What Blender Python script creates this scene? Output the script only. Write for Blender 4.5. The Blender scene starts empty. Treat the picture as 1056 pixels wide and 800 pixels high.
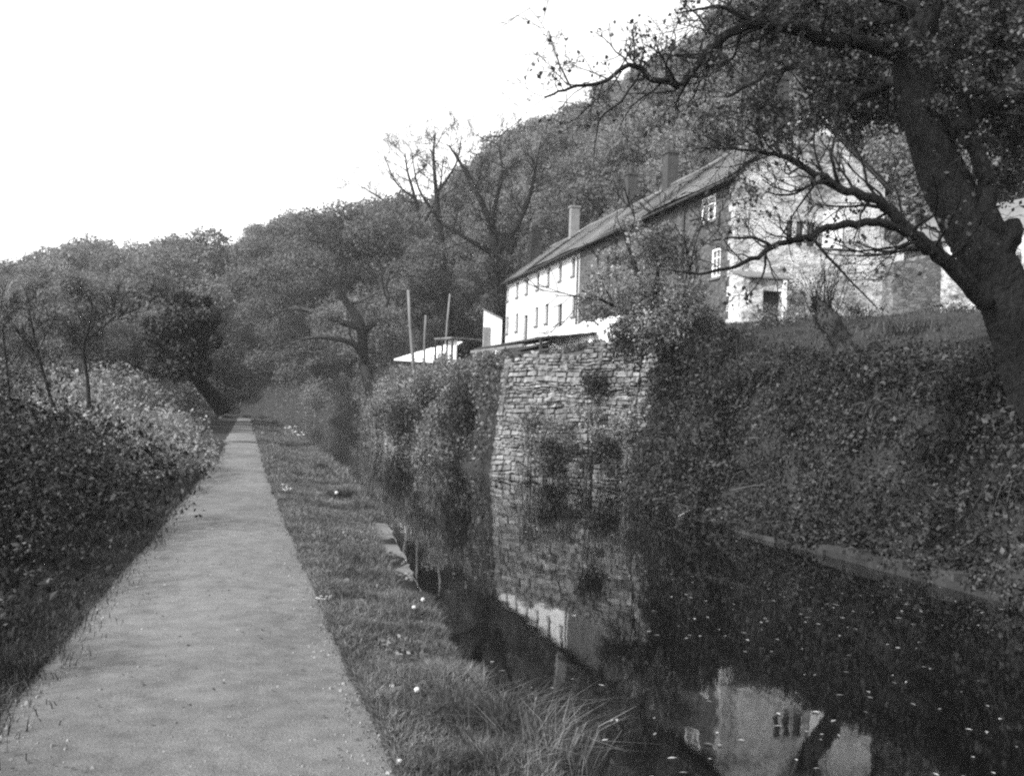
import bpy, math, random
import numpy as np
from mathutils import Vector, Matrix

# ------------------------------------------------------------------ camera, sky, sun, exposure
S = bpy.context.scene
C = S.collection
F = 1150.0                                   # focal length in pixels of the 1056 px wide photograph
CAMZ = 1.65
PITCH, ROLL = math.radians(1.2), math.radians(1.9)
R = Matrix.Rotation(math.radians(90) + PITCH, 3, 'X') @ Matrix.Rotation(ROLL, 3, 'Z')
cam_d = bpy.data.cameras.new('camera')
cam_d.sensor_width = 36.0
cam_d.lens = 36.0 * F / 1056.0
cam_d.clip_start, cam_d.clip_end = 0.1, 3000
cam = bpy.data.objects.new('camera', cam_d)
cam.matrix_world = Matrix.Translation((0, 0, CAMZ)) @ R.to_4x4()
C.objects.link(cam)
S.camera = cam

SUN_EL, SUN_AZ = math.radians(40), math.radians(233)   # azimuth clockwise from +Y: behind and to the left
world = bpy.data.worlds.new('World')
S.world = world
world.use_nodes = True
wn, wl = world.node_tree.nodes, world.node_tree.links
wn.clear()
sky = wn.new('ShaderNodeTexSky')
sky.sky_type = 'NISHITA'
sky.sun_disc = False
sky.sun_elevation = SUN_EL
sky.sun_rotation = SUN_AZ
sky.air_density, sky.dust_density, sky.ozone_density = 1.4, 1.0, 1.0
bw = wn.new('ShaderNodeRGBToBW')             # a black and white photograph
bg = wn.new('ShaderNodeBackground')
bg.inputs['Strength'].default_value = 0.15
wo = wn.new('ShaderNodeOutputWorld')
wl.new(sky.outputs[0], bw.inputs[0]); wl.new(bw.outputs[0], bg.inputs[0]); wl.new(bg.outputs[0], wo.inputs[0])

sd = bpy.data.lights.new('sun', 'SUN')
sd.energy = 2.2
sd.angle = math.radians(5)
sd.color = (1, 1, 1)
sun = bpy.data.objects.new('sun', sd)
sv = Vector((math.sin(SUN_AZ) * math.cos(SUN_EL), math.cos(SUN_AZ) * math.cos(SUN_EL), math.sin(SUN_EL)))
sun.rotation_euler = sv.to_track_quat('Z', 'Y').to_euler()
sun.location = sv * 50
C.objects.link(sun)

S.view_settings.view_transform = 'Standard'
S.view_settings.look = 'None'
S.view_settings.gamma = 1.0
S.view_settings.use_curve_mapping = False
S.view_settings.exposure = 1.68
S.render.engine = 'CYCLES'
S.cycles.use_denoising = False
S.cycles.max_bounces = 6
S.cycles.diffuse_bounces = 2
S.cycles.glossy_bounces = 3
S.cycles.transmission_bounces = 3
S.cycles.filter_width = 2.3
S.cycles.sample_clamp_indirect = 4.0

# ------------------------------------------------------------------ helpers: frame of the canal
A = math.radians(13.4)
SA, CA = math.sin(A), math.cos(A)
def W(s, t, z=0.0):                          # s metres along the canal, t metres to its side
    return Vector((t * CA - s * SA, t * SA + s * CA, z))
def ST(p):
    return (-p[0] * SA + p[1] * CA, p[0] * CA + p[1] * SA)
def ray(px, py):
    return R @ Vector(((px - 528.0) / F, -(py - 400.0) / F, -1.0))
def at(px, py, Y):
    d = ray(px, py)
    return Vector((0, 0, CAMZ)) + d * (Y / d.y)
def atz(px, py, z):
    d = ray(px, py)
    return Vector((0, 0, CAMZ)) + d * ((z - CAMZ) / d.z)
def s_on(px, py, t):                         # where a sight line meets the vertical plane t = const
    d = ray(px, py)
    k = t / (d.x * CA + d.y * SA)
    p = Vector((0, 0, CAMZ)) + d * k
    return ST(p)[0], p.z
def pix(p):
    q = R.transposed() @ (Vector(p) - Vector((0, 0, CAMZ)))
    return (528 + F * q.x / -q.z, 400 - F * q.y / -q.z, -q.z)

ip = np.interp
def bend(s): return 0.004 * np.maximum(0, np.asarray(s, float) - 115.0) ** 2
def tl(s): return ip(s, [-30, 6, 8, 10, 17, 31, 50, 100], [1.45, 1.47, 1.54, 1.70, 2.2, 2.7, 2.8, 2.8]) - bend(s)
def tr(s): return ip(s, [-30, 14, 22, 27, 31.9, 37.1, 50, 72, 84, 92, 104, 122, 171, 400], [9.6, 9.5, 9.5, 9.9, 11.4, 8.25, 8.1, 8.0, 8.4, 9.3, 12.8, 13.7, 17.0, 17.0]) - bend(s)
def pl(s): return ip(s, [-30, 6, 30, 100], [-1.2, -1.2, -0.82, -0.7]) - bend(s)
def pr(s): return ip(s, [-30, 5, 8, 15, 30, 100], [0.74, 0.74, 0.70, 0.63, 0.56, 0.6]) - bend(s)
WATER = -0.55
def vnoise(x, y, k=1.0, seed=0):
    r = np.random.RandomState(seed)
    o = 0
    for i in range(5):
        a = r.uniform(0, 6.28); f = k * r.uniform(0.6, 1.9); ph = r.uniform(0, 6.28)
        o = o + np.sin((x * math.cos(a) + y * math.sin(a)) * f + ph)
    return o / 5.0
def smooth(x): x = np.clip(x, 0, 1); return x * x * (3 - 2 * x)
def zbank(s): return ip(s, [-30, 14, 24, 30, 32, 37, 45, 60, 78, 100, 130, 400], [2.3, 2.4, 2.8, 3.4, 4.0, 3.3, 3.3, 3.2, 3.1, 2.8, 2.0, 2.0])
def zhouse(s): return ip(s, [-30, 20, 39, 78, 110, 160, 400], [4.2, 4.3, 5.15, 6.0, 5.6, 5.0, 5.0])
def H(s, t):
    s = np.asarray(s, float); t = np.asarray(t, float)
    s, t = np.broadcast_arrays(s, t)
    u = t - tr(s)
    bwid = ip(s, [-30, 22, 30, 32, 37, 45, 90, 110, 400], [2.0, 2.2, 1.6, 0.7, 0.7, 1.5, 2.5, 4, 4])
    zb, zh = zbank(s), zhouse(s)
    u1 = np.maximum(17.0 - tr(s), bwid + 3)
    right = np.where(u < bwid, -0.55 + (zb + 0.55) * smooth(np.clip(u / bwid, 0, 1)) ** 0.8,
                     zb + (zh - zb) * np.clip((u - bwid) / (u1 - bwid), 0, 1))
    hs = ip(s, [-30, 45, 56, 80, 92, 400], [32, 32, 27, 26, 18, 16])
    hill = np.maximum(0, t - hs)
    right = right + np.minimum(0.8 * np.where(hill < 5, hill ** 2 * 0.1, hill - 2.5), 62)
    right = right + 0.07 * vnoise(s, t, 1.3, 3) * np.clip(u - 0.5, 0, 1)
    e = pl(s) - t
    left = -0.0 + 0.12 * smooth((e - 0.4) / 3) + 0.10 * vnoise(s, t, 0.7, 5) * np.clip(e - 0.5, 0, 1)
    left = left + np.minimum(0.22 * np.maximum(0, e - 11), 6.0)
    far = np.maximum(0, s - 178.0)
    v = np.where(t < pl(s), left, 0.0)
    vr = np.clip(t - pr(s) - 0.15, 0, 1)
    v = np.where((t > pr(s)) & (t <= tl(s)), -0.16 * vr + 0.03 * vnoise(s, t, 3.1, 8) * vr, v)
    v = np.where((t > tl(s)) & (t < tr(s)), -1.3, v)
    v = np.where(t >= tr(s), right, v)
    return v + np.minimum(far * 0.35, 9.0)
def Hf(s, t): return float(H(np.array([s]), np.array([t]))[0])
def ground(px, Y):                           # point of the ground at a picture column and a depth
    p = at(px, 400, Y); s, t = ST(p)
    return Vector((p.x, p.y, Hf(s, t)))

# ------------------------------------------------------------------ helpers: meshes
WL = {}
class MB:
    def __init__(self): self.V = []; self.Q = []; self.P = []; self.n = 0; self.smooth = False
    def add(self, v, q):
        v = np.asarray(v, float).reshape(-1, 3); q = np.asarray(q, np.int64).reshape(-1, 4)
        self.V.append(v); self.Q.append(q + self.n); self.n += len(v)
    def poly(self, pts):
        self.V.append(np.array([tuple(p) for p in pts], float)); self.P.append(list(range(self.n, self.n + len(pts)))); self.n += len(pts)
    def box8(self, c):                       # eight corners: bottom ring, top ring
        self.add([tuple(p) for p in c], [(0, 3, 2, 1), (4, 5, 6, 7), (0, 1, 5, 4), (1, 2, 6, 5), (2, 3, 7, 6), (3, 0, 4, 7)])
    def boxst(self, s0, s1, t0, t1, z0, z1): # box in canal coordinates
        self.box8([W(s0, t0, z0), W(s0, t1, z0), W(s1, t1, z0), W(s1, t0, z0), W(s0, t0, z1), W(s0, t1, z1), W(s1, t1, z1), W(s1, t0, z1)])
    def tube(self, pts, rad, sides=6, cap=True):
        p = np.array([tuple(q) for q in pts], float); n = len(p)
        rad = np.broadcast_to(np.asarray(rad, float), (n,))
        d = np.gradient(p, axis=0); d /= np.linalg.norm(d, axis=1)[:, None] + 1e-9
        ref = np.array([1.0, 0, 0]) if abs(d[0][0]) < 0.8 else np.array([0, 1.0, 0])
        a = ref - d[0] * ref.dot(d[0]); a /= np.linalg.norm(a)
        ang = np.arange(sides) * 2 * math.pi / sides
        V = np.empty((n, sides, 3))
        for i in range(n):
            a = a - d[i] * a.dot(d[i]); a /= np.linalg.norm(a) + 1e-9
            b = np.cross(d[i], a)
            V[i] = p[i] + rad[i] * (np.cos(ang)[:, None] * a + np.sin(ang)[:, None] * b)
        i = np.arange(n - 1)[:, None] * sides; j = np.arange(sides)[None, :]; k = (j + 1) % sides
        Q = np.stack([i + j, i + k, i + k + sides, i + j + sides], -1).reshape(-1, 4)
        base = self.n
        self.add(V.reshape(-1, 3), Q)
        if cap:
            self.P.append([base + (n - 1) * sides + q for q in range(sides)])
            self.P.append([base + q for q in reversed(range(sides))])
    def build(self, name, mat, parent=None, loc=None):
        V = np.concatenate(self.V) if self.V else np.zeros((0, 3))
        if loc is None:
            mn, mx = V.min(0), V.max(0)
            loc = Vector(((mn[0] + mx[0]) / 2, (mn[1] + mx[1]) / 2, mn[2]))
        V = V - np.array(loc)
        Q = np.concatenate(self.Q) if self.Q else np.zeros((0, 4), np.int64)
        me = bpy.data.meshes.new(name)
        me.vertices.add(len(V)); me.vertices.foreach_set('co', V.astype(np.float32).ravel())
        li = Q.ravel().tolist() if self.P else Q.ravel()
        tot = np.full(len(Q), 4)
        if self.P:
            li = np.concatenate([Q.ravel()] + [np.array(p) for p in self.P])
            tot = np.concatenate([tot, [len(p) for p in self.P]])
        start = np.concatenate([[0], np.cumsum(tot)[:-1]]) if len(tot) else []
        me.loops.add(len(li)); me.loops.foreach_set('vertex_index', np.asarray(li, np.int32))
        me.polygons.add(len(tot)); me.polygons.foreach_set('loop_start', np.asarray(start, np.int32))
        me.update(calc_edges=True)
        me.polygons.foreach_set('use_smooth', np.full(len(tot), bool(self.smooth)))
        me.materials.append(mat)
        o = bpy.data.objects.new(name, me); C.objects.link(o)
        pw = WL[parent.name] if parent else Vector((0, 0, 0))
        o.location = Vector(loc) - pw
        if parent: o.parent = parent
        WL[o.name] = Vector(loc)
        return o
def tag(o, label, cat, group=None, kind=None):
    o['label'] = label; o['category'] = cat
    if group: o['group'] = group
    if kind: o['kind'] = kind
    return o
def setting(o): o['kind'] = 'structure'; return o
def empty(name, loc, label, cat, group=None):
    o = bpy.data.objects.new(name, None); C.objects.link(o)
    o.empty_display_size = 0.2
    o.location = loc; WL[o.name] = Vector(loc)
    return tag(o, label, cat, group)
def catmull(P, k=5):                          # smooth polyline through rows of numbers
    P = np.array(P, float); out = []
    for i in range(len(P) - 1):
        p0, p1, p2, p3 = P[max(i - 1, 0)], P[i], P[i + 1], P[min(i + 2, len(P) - 1)]
        for j in range(k):
            x = j / k
            out.append(0.5 * (2 * p1 + (p2 - p0) * x + (2 * p0 - 5 * p1 + 4 * p2 - p3) * x * x + (3 * p1 - p0 - 3 * p2 + p3) * x ** 3))
    out.append(P[-1])
    return np.array(out)
def unit(v): return v / (np.linalg.norm(v, axis=-1, keepdims=True) + 1e-9)
def leaves(mb, c, size, rng, nrm=None, bias=0.0, wid=0.62, droop=0.0):
    c = np.asarray(c, float); n = len(c)
    size = np.broadcast_to(np.asarray(size, float), (n,))[:, None] * rng.uniform(0.6, 1.35, (n, 1))
    m = unit(rng.normal(size=(n, 3)))
    if nrm is not None: m = unit(m * (1 - bias) + np.asarray(nrm) * bias)
    d = rng.normal(size=(n, 3)); d[:, 2] -= droop
    d = unit(d - m * (d * m).sum(1, keepdims=True))
    b = np.cross(m, d)
    V = np.stack([c - d * size * 0.5, c + b * size * 0.5 * wid - m * size * 0.10, c + d * size * 0.5 - m * size * 0.05, c - b * size * 0.5 * wid - m * size * 0.10], 1)
    mb.add(V.reshape(-1, 3), np.arange(4 * n).reshape(-1, 4))
def blades(mb, c, h, rng, w=0.006, lean=0.45):
    c = np.asarray(c, float); n = len(c)
    h = np.broadcast_to(np.asarray(h, float), (n,))[:, None] * rng.uniform(0.5, 1.4, (n, 1))
    a = rng.uniform(0, 6.283, n); b = rng.uniform(0, 6.283, n)
    k = np.stack([np.cos(a), np.sin(a), np.zeros(n)], 1)
    l = np.stack([np.cos(b), np.sin(b), np.zeros(n)], 1) * lean * rng.uniform(0.1, 1.3, (n, 1))
    up = np.array([0, 0, 1.0])
    mid = c + (up * 0.6 + l * 0.35) * h
    tip = c + (up * (1 - 0.25 * np.linalg.norm(l, axis=1, keepdims=True)) + l) * h
    w = np.broadcast_to(np.asarray(w, float), (n,))[:, None]
    V = np.stack([c - k * w, c + k * w, mid + k * w * 0.8, mid - k * w * 0.8, mid - k * w * .8, mid + k * w * .8, tip + k * w * 0.1, tip - k * w * 0.1], 1)
    i = np.arange(n)[:, None] * 8
    mb.add(V.reshape(-1, 3), np.concatenate([i + np.array([0, 1, 2, 3]), i + np.array([4, 5, 6, 7])], 1).reshape(-1, 4))

# ------------------------------------------------------------------ helpers: materials (all neutral grey: monochrome film)
def nmat(name):
    m = bpy.data.materials.new(name); m.use_nodes = True
    nt = m.node_tree; nt.nodes.clear()
    out = nt.nodes.new('ShaderNodeOutputMaterial')
    return m, nt, out
def val(nt, op, a, b=None, c=None):
    n = nt.nodes.new('ShaderNodeMath'); n.operation = op
    for i, x in enumerate((a, b, c)):
        if x is None: continue
        if isinstance(x, (int, float)): n.inputs[i].default_value = x
        else: nt.links.new(x, n.inputs[i])
    return n.outputs[0]
def rng_map(nt, x, a0, a1, b0, b1):
    n = nt.nodes.new('ShaderNodeMapRange'); nt.links.new(x, n.inputs[0])
    for i, v in zip((1, 2, 3, 4), (a0, a1, b0, b1)): n.inputs[i].default_value = v
    return n.outputs[0]
def pos(nt, sx=1, sy=1, sz=1, rot=True, obj=False):
    src = nt.nodes.new('ShaderNodeTexCoord').outputs['Object'] if obj else nt.nodes.new('ShaderNodeNewGeometry').outputs['Position']
    mp = nt.nodes.new('ShaderNodeMapping'); nt.links.new(src, mp.inputs['Vector'])
    mp.vector_type = 'TEXTURE' if False else 'POINT'
    mp.inputs['Rotation'].default_value = (0, 0, -A) if rot else (0, 0, 0)
    mp.inputs['Scale'].default_value = (sx, sy, sz)
    return mp.outputs[0]
def noise(nt, vec, scale, detail=4, rough=0.6):
    n = nt.nodes.new('ShaderNodeTexNoise'); nt.links.new(vec, n.inputs['Vector'])
    n.inputs['Scale'].default_value = scale; n.inputs['Detail'].default_value = detail; n.inputs['Roughness'].default_value = rough
    return n.outputs['Fac']
def finish(nt, out, col, rough=0.9, spec=0.2, bump=None, dist=0.02, strength=1.0):
    b = nt.nodes.new('ShaderNodeBsdfPrincipled')
    if isinstance(col, (int, float)): b.inputs['Base Color'].default_value = (col, col, col, 1)
    else: nt.links.new(col, b.inputs['Base Color'])
    b.inputs['Roughness'].default_value = rough
    b.inputs['Specular IOR Level'].default_value = spec
    if bump is not None:
        n = nt.nodes.new('ShaderNodeBump'); nt.links.new(bump, n.inputs['Height'])
        n.inputs['Distance'].default_value = dist; n.inputs['Strength'].default_value = strength
        nt.links.new(n.outputs[0], b.inputs['Normal'])
    nt.links.new(b.outputs[0], out.inputs['Surface'])
    return b
def m_noise(name, lo, hi, scale, rough=0.9, spec=0.2, dist=0.02, detail=6, sz=1.0, n0=0.3, n1=0.7, island=0.0, obj=False):
    m, nt, out = nmat(name)
    v = pos(nt, 1, 1, sz, obj=obj)
    f = noise(nt, v, scale, detail)
    big = noise(nt, v, scale * 0.13, 3)
    c = rng_map(nt, val(nt, 'ADD', val(nt, 'MULTIPLY', f, 0.6), val(nt, 'MULTIPLY', big, 0.4)), n0, n1, lo, hi)
    if island:
        g = nt.nodes.new('ShaderNodeNewGeometry')
        c = val(nt, 'MULTIPLY', c, rng_map(nt, g.outputs['Random Per Island'], 0, 1, 1 - island, 1 + island))
    finish(nt, out, c, rough, spec, f, dist)
    return m
def m_leaf(name, lo, hi, trans=0.3, rough=0.5, spec=0.35, objvar=0.0, clump=0.0):
    m, nt, out = nmat(name)
    g = nt.nodes.new('ShaderNodeNewGeometry')
    c = rng_map(nt, val(nt, 'POWER', g.outputs['Random Per Island'], 1.5), 0, 1, lo, hi)
    if objvar:
        oi = nt.nodes.new('ShaderNodeObjectInfo')
        c = val(nt, 'MULTIPLY', c, rng_map(nt, oi.outputs['Random'], 0, 1, 1 - objvar, 1 + objvar))
    if clump:
        f = noise(nt, pos(nt), clump, 3)
        c = val(nt, 'MULTIPLY', c, rng_map(nt, f, 0.32, 0.68, 0.4, 1.6))
    b = finish(nt, out, c, rough, spec)
    t = nt.nodes.new('ShaderNodeBsdfTranslucent'); nt.links.new(c, t.inputs['Color'])
    mx = nt.nodes.new('ShaderNodeMixShader'); mx.inputs[0].default_value = trans
    nt.links.new(b.outputs[0], mx.inputs[1]); nt.links.new(t.outputs[0], mx.inputs[2]); nt.links.new(mx.outputs[0], out.inputs['Surface'])
    return m
def m_rubble(name, lo, hi, mortar, scale=4.5, paint=0.0, paint_col=0.7, stain=0.0, dist=0.03):
    """rubble masonry; paint > 0 covers it with worn limewash"""
    m, nt, out = nmat(name)
    v = pos(nt, 1, 1, 1.7)
    w = noise(nt, v, 3.0, 3)
    vo = nt.nodes.new('ShaderNodeTexVoronoi'); vo.inputs['Scale'].default_value = scale
    ve = nt.nodes.new('ShaderNodeTexVoronoi'); ve.feature = 'DISTANCE_TO_EDGE'; ve.inputs['Scale'].default_value = scale
    ad = nt.nodes.new('ShaderNodeVectorMath'); ad.operation = 'ADD'
    cb = nt.nodes.new('ShaderNodeCombineXYZ')
    k = val(nt, 'MULTIPLY', w, 0.35)
    for i in range(3): nt.links.new(k, cb.inputs[i])
    nt.links.new(v, ad.inputs[0]); nt.links.new(cb.outputs[0], ad.inputs[1])
    nt.links.new(ad.outputs[0], vo.inputs['Vector']); nt.links.new(ad.outputs[0], ve.inputs['Vector'])
    sp = nt.nodes.new('ShaderNodeSeparateColor'); nt.links.new(vo.outputs['Color'], sp.inputs[0])
    edge = rng_map(nt, ve.outputs['Distance'], 0.0, 0.09, 0, 1)
    fine = noise(nt, v, 14, 5)
    stone = val(nt, 'MULTIPLY', rng_map(nt, sp.outputs[0], 0, 1, lo, hi), rng_map(nt, fine, 0.25, 0.75, 0.65, 1.35))
    def mixf(f, a, b):
        return val(nt, 'ADD', val(nt, 'MULTIPLY', val(nt, 'SUBTRACT', 1.0, f), a), val(nt, 'MULTIPLY', f, b))
    c = mixf(edge, mortar, stone)
    if paint:
        p1 = noise(nt, v, 0.55, 4); p2 = noise(nt, v, 3.2, 6, 0.7)
        cov = rng_map(nt, val(nt, 'ADD', val(nt, 'MULTIPLY', p1, 0.5), val(nt, 'MULTIPLY', p2, 0.5)), 0.60 - paint * 0.35, 0.66 - paint * 0.2, 0, 1)
        pc = val(nt, 'MULTIPLY', rng_map(nt, fine, 0.2, 0.8, paint_col * 0.86, paint_col * 1.05), rng_map(nt, sp.outputs[1], 0, 1, 0.86, 1.0))
        c = mixf(cov, c, pc)
    if stain:
        st = noise(nt, pos(nt, 1, 1, 0.25), 1.1, 5)
        c = val(nt, 'MULTIPLY', c, rng_map(nt, st, 0.35, 0.7, 1.0 - stain, 1.0))
    h = val(nt, 'ADD', val(nt, 'MULTIPLY', edge, 0.7), val(nt, 'MULTIPLY', fine, 0.5))
    finish(nt, out, c, 0.95, 0.1, h, dist)
    return m

M = {}
M['soil'] = m_noise('soil', 0.012, 0.035, 5.0, dist=0.05)
M['bark'] = m_noise('dark_bark', 0.004, 0.02, 16.0, dist=0.09, sz=0.35, detail=8, n0=.38, n1=.62)
M['bark_wood'] = m_noise('woodland_bark', 0.025, 0.06, 6.0, dist=0.03, sz=0.4, obj=True)
M['stump'] = m_noise('stump_bark', 0.03, 0.1, 8.0, dist=0.05, sz=0.5)
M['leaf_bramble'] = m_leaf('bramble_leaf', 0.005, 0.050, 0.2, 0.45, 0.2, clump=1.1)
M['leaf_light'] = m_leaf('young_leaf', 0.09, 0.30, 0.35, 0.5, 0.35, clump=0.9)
M['leaf_bank'] = m_leaf('bank_leaf', 0.04, 0.17, 0.3, 0.5, 0.3, clump=0.8)
M['leaf_dark'] = m_leaf('ivy_leaf', 0.012, 0.06, 0.2, 0.5, 0.18)
M['leaf_ivy'] = m_leaf('bank_ivy_leaf', 0.008, 0.065, 0.2, 0.5, 0.15, clump=0.9)
M['leaf_big'] = m_leaf('sycamore_leaf', 0.025, 0.09, 0.35, 0.5, 0.3)
M['leaf_wood'] = m_leaf('woodland_leaf', 0.12, 0.21, 0.4, 0.6, 0.2, objvar=0.22)
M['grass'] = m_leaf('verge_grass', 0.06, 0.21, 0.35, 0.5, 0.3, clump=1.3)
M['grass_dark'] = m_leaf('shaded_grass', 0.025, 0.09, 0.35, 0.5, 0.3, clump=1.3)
M['limewash'] = m_rubble('whitewashed_wall', 0.35, 0.55, 0.45, 4.0, paint=1.0, paint_col=0.68, stain=0.25, dist=0.015)
M['gable'] = m_rubble('worn_limewashed_gable', 0.05, 0.20, 0.18, 3.4, paint=0.54, paint_col=0.72, stain=0.35, dist=0.03)
M['stonefront'] = m_rubble('dark_rubble_front', 0.05, 0.13, 0.11, 4.0, stain=0.25)
M['garden'] = m_rubble('garden_wall_stone', 0.08, 0.22, 0.14, 4.2, stain=0.3)
M['shedwhite'] = m_rubble('white_shed_wall', 0.5, 0.6, 0.6, 3.0, paint=1.6, paint_col=0.84, dist=0.01)
M['stones'] = m_noise('retaining_stone', 0.03, 0.21, 5.0, dist=0.03, island=0.35, n0=0.33, n1=0.62)
M['mortar'] = m_noise('wall_core', 0.03, 0.07, 8.0, dist=0.03)
M['coping'] = m_noise('coping_stone', 0.07, 0.17, 12.0, dist=0.03, island=0.15)
M['edging'] = m_noise('edging_stone', 0.012, 0.05, 9.0, dist=0.015, island=0.3)
M['dark'] = m_noise('dark_interior', 0.012, 0.03, 3.0)  # near-black colour standing in for the shade inside openings
M['whitepaint'] = m_noise('white_paint', 0.62, 0.8, 6.0, 0.6, 0.4, 0.004)
M['wood'] = m_noise('weathered_wood', 0.08, 0.2, 5.0, dist=0.01, sz=0.3)
M['wooddark'] = m_noise('tarred_wood', 0.02, 0.06, 5.0, dist=0.01, sz=0.3)
M['brick'] = m_noise('chimney_brick', 0.025, 0.06, 7.0, dist=0.02)
M['palestack'] = m_noise('rendered_chimney', 0.12, 0.22, 5.0, dist=0.01)
M['pebble'] = m_noise('path_pebble', 0.10, 0.30, 20, island=0.5)
M['mud'] = m_noise('mud', 0.06, 0.13, 6.0, 0.6, 0.4)
M['petal'] = m_leaf('fallen_petal', 0.12, 0.45, 0.2)
M['fluff'] = m_leaf('seed_fluff', 0.7, 0.85, 0.4)
M['stem'] = m_noise('plant_stem', 0.10, 0.18, 20)
def m_glass():
    m, nt, out = nmat('old_glass'); finish(nt, out, 0.03, 0.08, 0.6); return m
M['glass'] = m_glass()
def m_slate():
    m, nt, out = nmat('slate_roof')
    g = nt.nodes.new('ShaderNodeNewGeometry')
    v = pos(nt, 1, 1, 1)
    f = noise(nt, v, 7, 5); b = noise(nt, v, 0.5, 4)
    c = rng_map(nt, val(nt, 'ADD', val(nt, 'MULTIPLY', f, 0.5), val(nt, 'MULTIPLY', b, 0.5)), 0.35, 0.65, 0.10, 0.19)
    c = val(nt, 'MULTIPLY', c, rng_map(nt, g.outputs['Random Per Island'], 0, 1, 0.72, 1.2))
    finish(nt, out, c, 0.75, 0.3, f, 0.01); return m
M['slate'] = m_slate()
def m_path():
    m, nt, out = nmat('towpath_surface')
    v = pos(nt)
    fine = noise(nt, v, 90, 3, 0.7); mid = noise(nt, v, 5, 6, 0.65); big = noise(nt, pos(nt, 1, 0.35, 1), 0.7, 5)
    c = val(nt, 'ADD', val(nt, 'ADD', val(nt, 'MULTIPLY', fine, 0.35), val(nt, 'MULTIPLY', mid, 0.30)), val(nt, 'MULTIPLY', big, 0.35))
    c = rng_map(nt, c, 0.38, 0.62, 0.07, 0.215)
    vo = nt.nodes.new('ShaderNodeTexVoronoi'); vo.inputs['Scale'].default_value = 38; nt.links.new(v, vo.inputs['Vector'])
    peb = rng_map(nt, vo.outputs['Distance'], 0.0, 0.16, 1.5, 1.0)
    c = val(nt, 'MULTIPLY', c, peb)
    finish(nt, out, c, 0.95, 0.15, val(nt, 'ADD', fine, mid), 0.012); return m
M['path'] = m_path()
def m_water():
    m, nt, out = nmat('canal_water')
    v = pos(nt, 1, 0.45, 1)
    n1 = noise(nt, v, 1.2, 2); n2 = noise(nt, v, 6, 2)
    h = val(nt, 'ADD', n1, val(nt, 'MULTIPLY', n2, 0.12))
    b = finish(nt, out, 0.003, 0.03, 0.5, h, 0.006, 0.6)
    b.inputs['IOR'].default_value = 1.333
    return m
M['water'] = m_water()

# ------------------------------------------------------------------ the setting
def sheet(name, mat, ss, tfun, zfun):
    mb = MB(); rows = []
    for s in ss:
        t = np.array(tfun(s), float); z = zfun(s, t)
        rows.append(np.stack([t * CA - s * SA, t * SA + s * CA, z], 1))
    V = np.array(rows); n, k = V.shape[:2]
    i = np.arange(n - 1)[:, None] * k; j = np.arange(k - 1)[None, :]
    Q = np.stack([i + j, i + j + 1, i + j + 1 + k, i + j + k], -1).reshape(-1, 4)
    mb.add(V.reshape(-1, 3), Q); mb.smooth = True
    return mb.build(name, mat, loc=(0, 0, 0))
S_ROWS = np.concatenate([np.arange(-20, 56, 0.6), np.arange(56, 120, 2), np.arange(120, 200, 4), np.arange(200, 620, 20)])
LEFT_OFF = np.array([-260, -180, -120, -80, -60, -45, -32, -24, -18, -14, -11, -9, -7, -5.5, -4.2, -3.2, -2.4, -1.7, -1.1, -0.6, -0.25])
RIGHT_OFF = np.concatenate([[0.0, 0.15], np.arange(0.3, 4, 0.3), np.arange(4, 26, 1.0), [28, 32, 38, 46, 56, 70, 90, 120, 170, 240]])
def t_row(s):
    a, b, c, d = pl(s), pr(s), tl(s), tr(s)
    mid = b + 0.12 + (c - b - 0.14) * np.linspace(0, 1, 6)
    return np.concatenate([a + LEFT_OFF, [a - 0.08, a + 0.1, (a + b) / 2, b - 0.1, b + 0.06], mid, [c + 0.01, c + 1.2, (c + d) / 2, d - 0.4], d + RIGHT_OFF])
def z_row(s, t): return H(np.full(len(t), s), t)
setting(sheet('ground', M['soil'], S_ROWS, t_row, z_row))
def p_row(s):
    e = 0.04
    a = pl(s) + e * vnoise(s, 0, 1.1, 11) + 0.012 * vnoise(s, 0, 9, 12)
    b = pr(s) + e * vnoise(s, 0, 1.2, 13) + 0.012 * vnoise(s, 0, 9, 14)
    return a + (b - a) * np.linspace(0, 1, 9)
def p_z(s, t):
    x = np.linspace(-1, 1, 9)
    return 0.008 + 0.034 * (1 - x * x) + 0.003 * vnoise(np.full(9, s), t, 1.7, 15) + max(0, s - 178) * 0.35
setting(sheet('towpath', M['path'], np.concatenate([np.arange(-6, 30, 0.1), np.arange(30, 60, 0.3), np.arange(60, 200, 2)]), p_row, p_z))
def w_row(s): return [tl(s) - 0.25, (tl(s) + tr(s)) / 2, tr(s) + 0.3]
setting(sheet('canal_water', M['water'], np.concatenate([np.arange(-20, 110, 2), np.arange(110, 200, 3)]), w_row, lambda s, t: np.full(3, WATER)))

hz = nmat('haze_air'); vp = hz[1].nodes.new('ShaderNodeVolumePrincipled')
vp.inputs['Color'].default_value = (.95, .95, .95, 1); vp.inputs['Density'].default_value = 0.0004; vp.inputs['Anisotropy'].default_value = 0.2
hz[1].links.new(vp.outputs[0], hz[2].inputs['Volume'])
mb = MB(); mb.box8([(x, y, z) for z in (-2.6, 95) for x, y in ((-420, -120), (420, -120), (420, 760), (-420, 760))])
hzo = mb.build('haze', hz[0], loc=(0, 0, 0)); hzo['kind'] = 'stuff'; hzo['label'] = 'thin even haze in the valley air'
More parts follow.
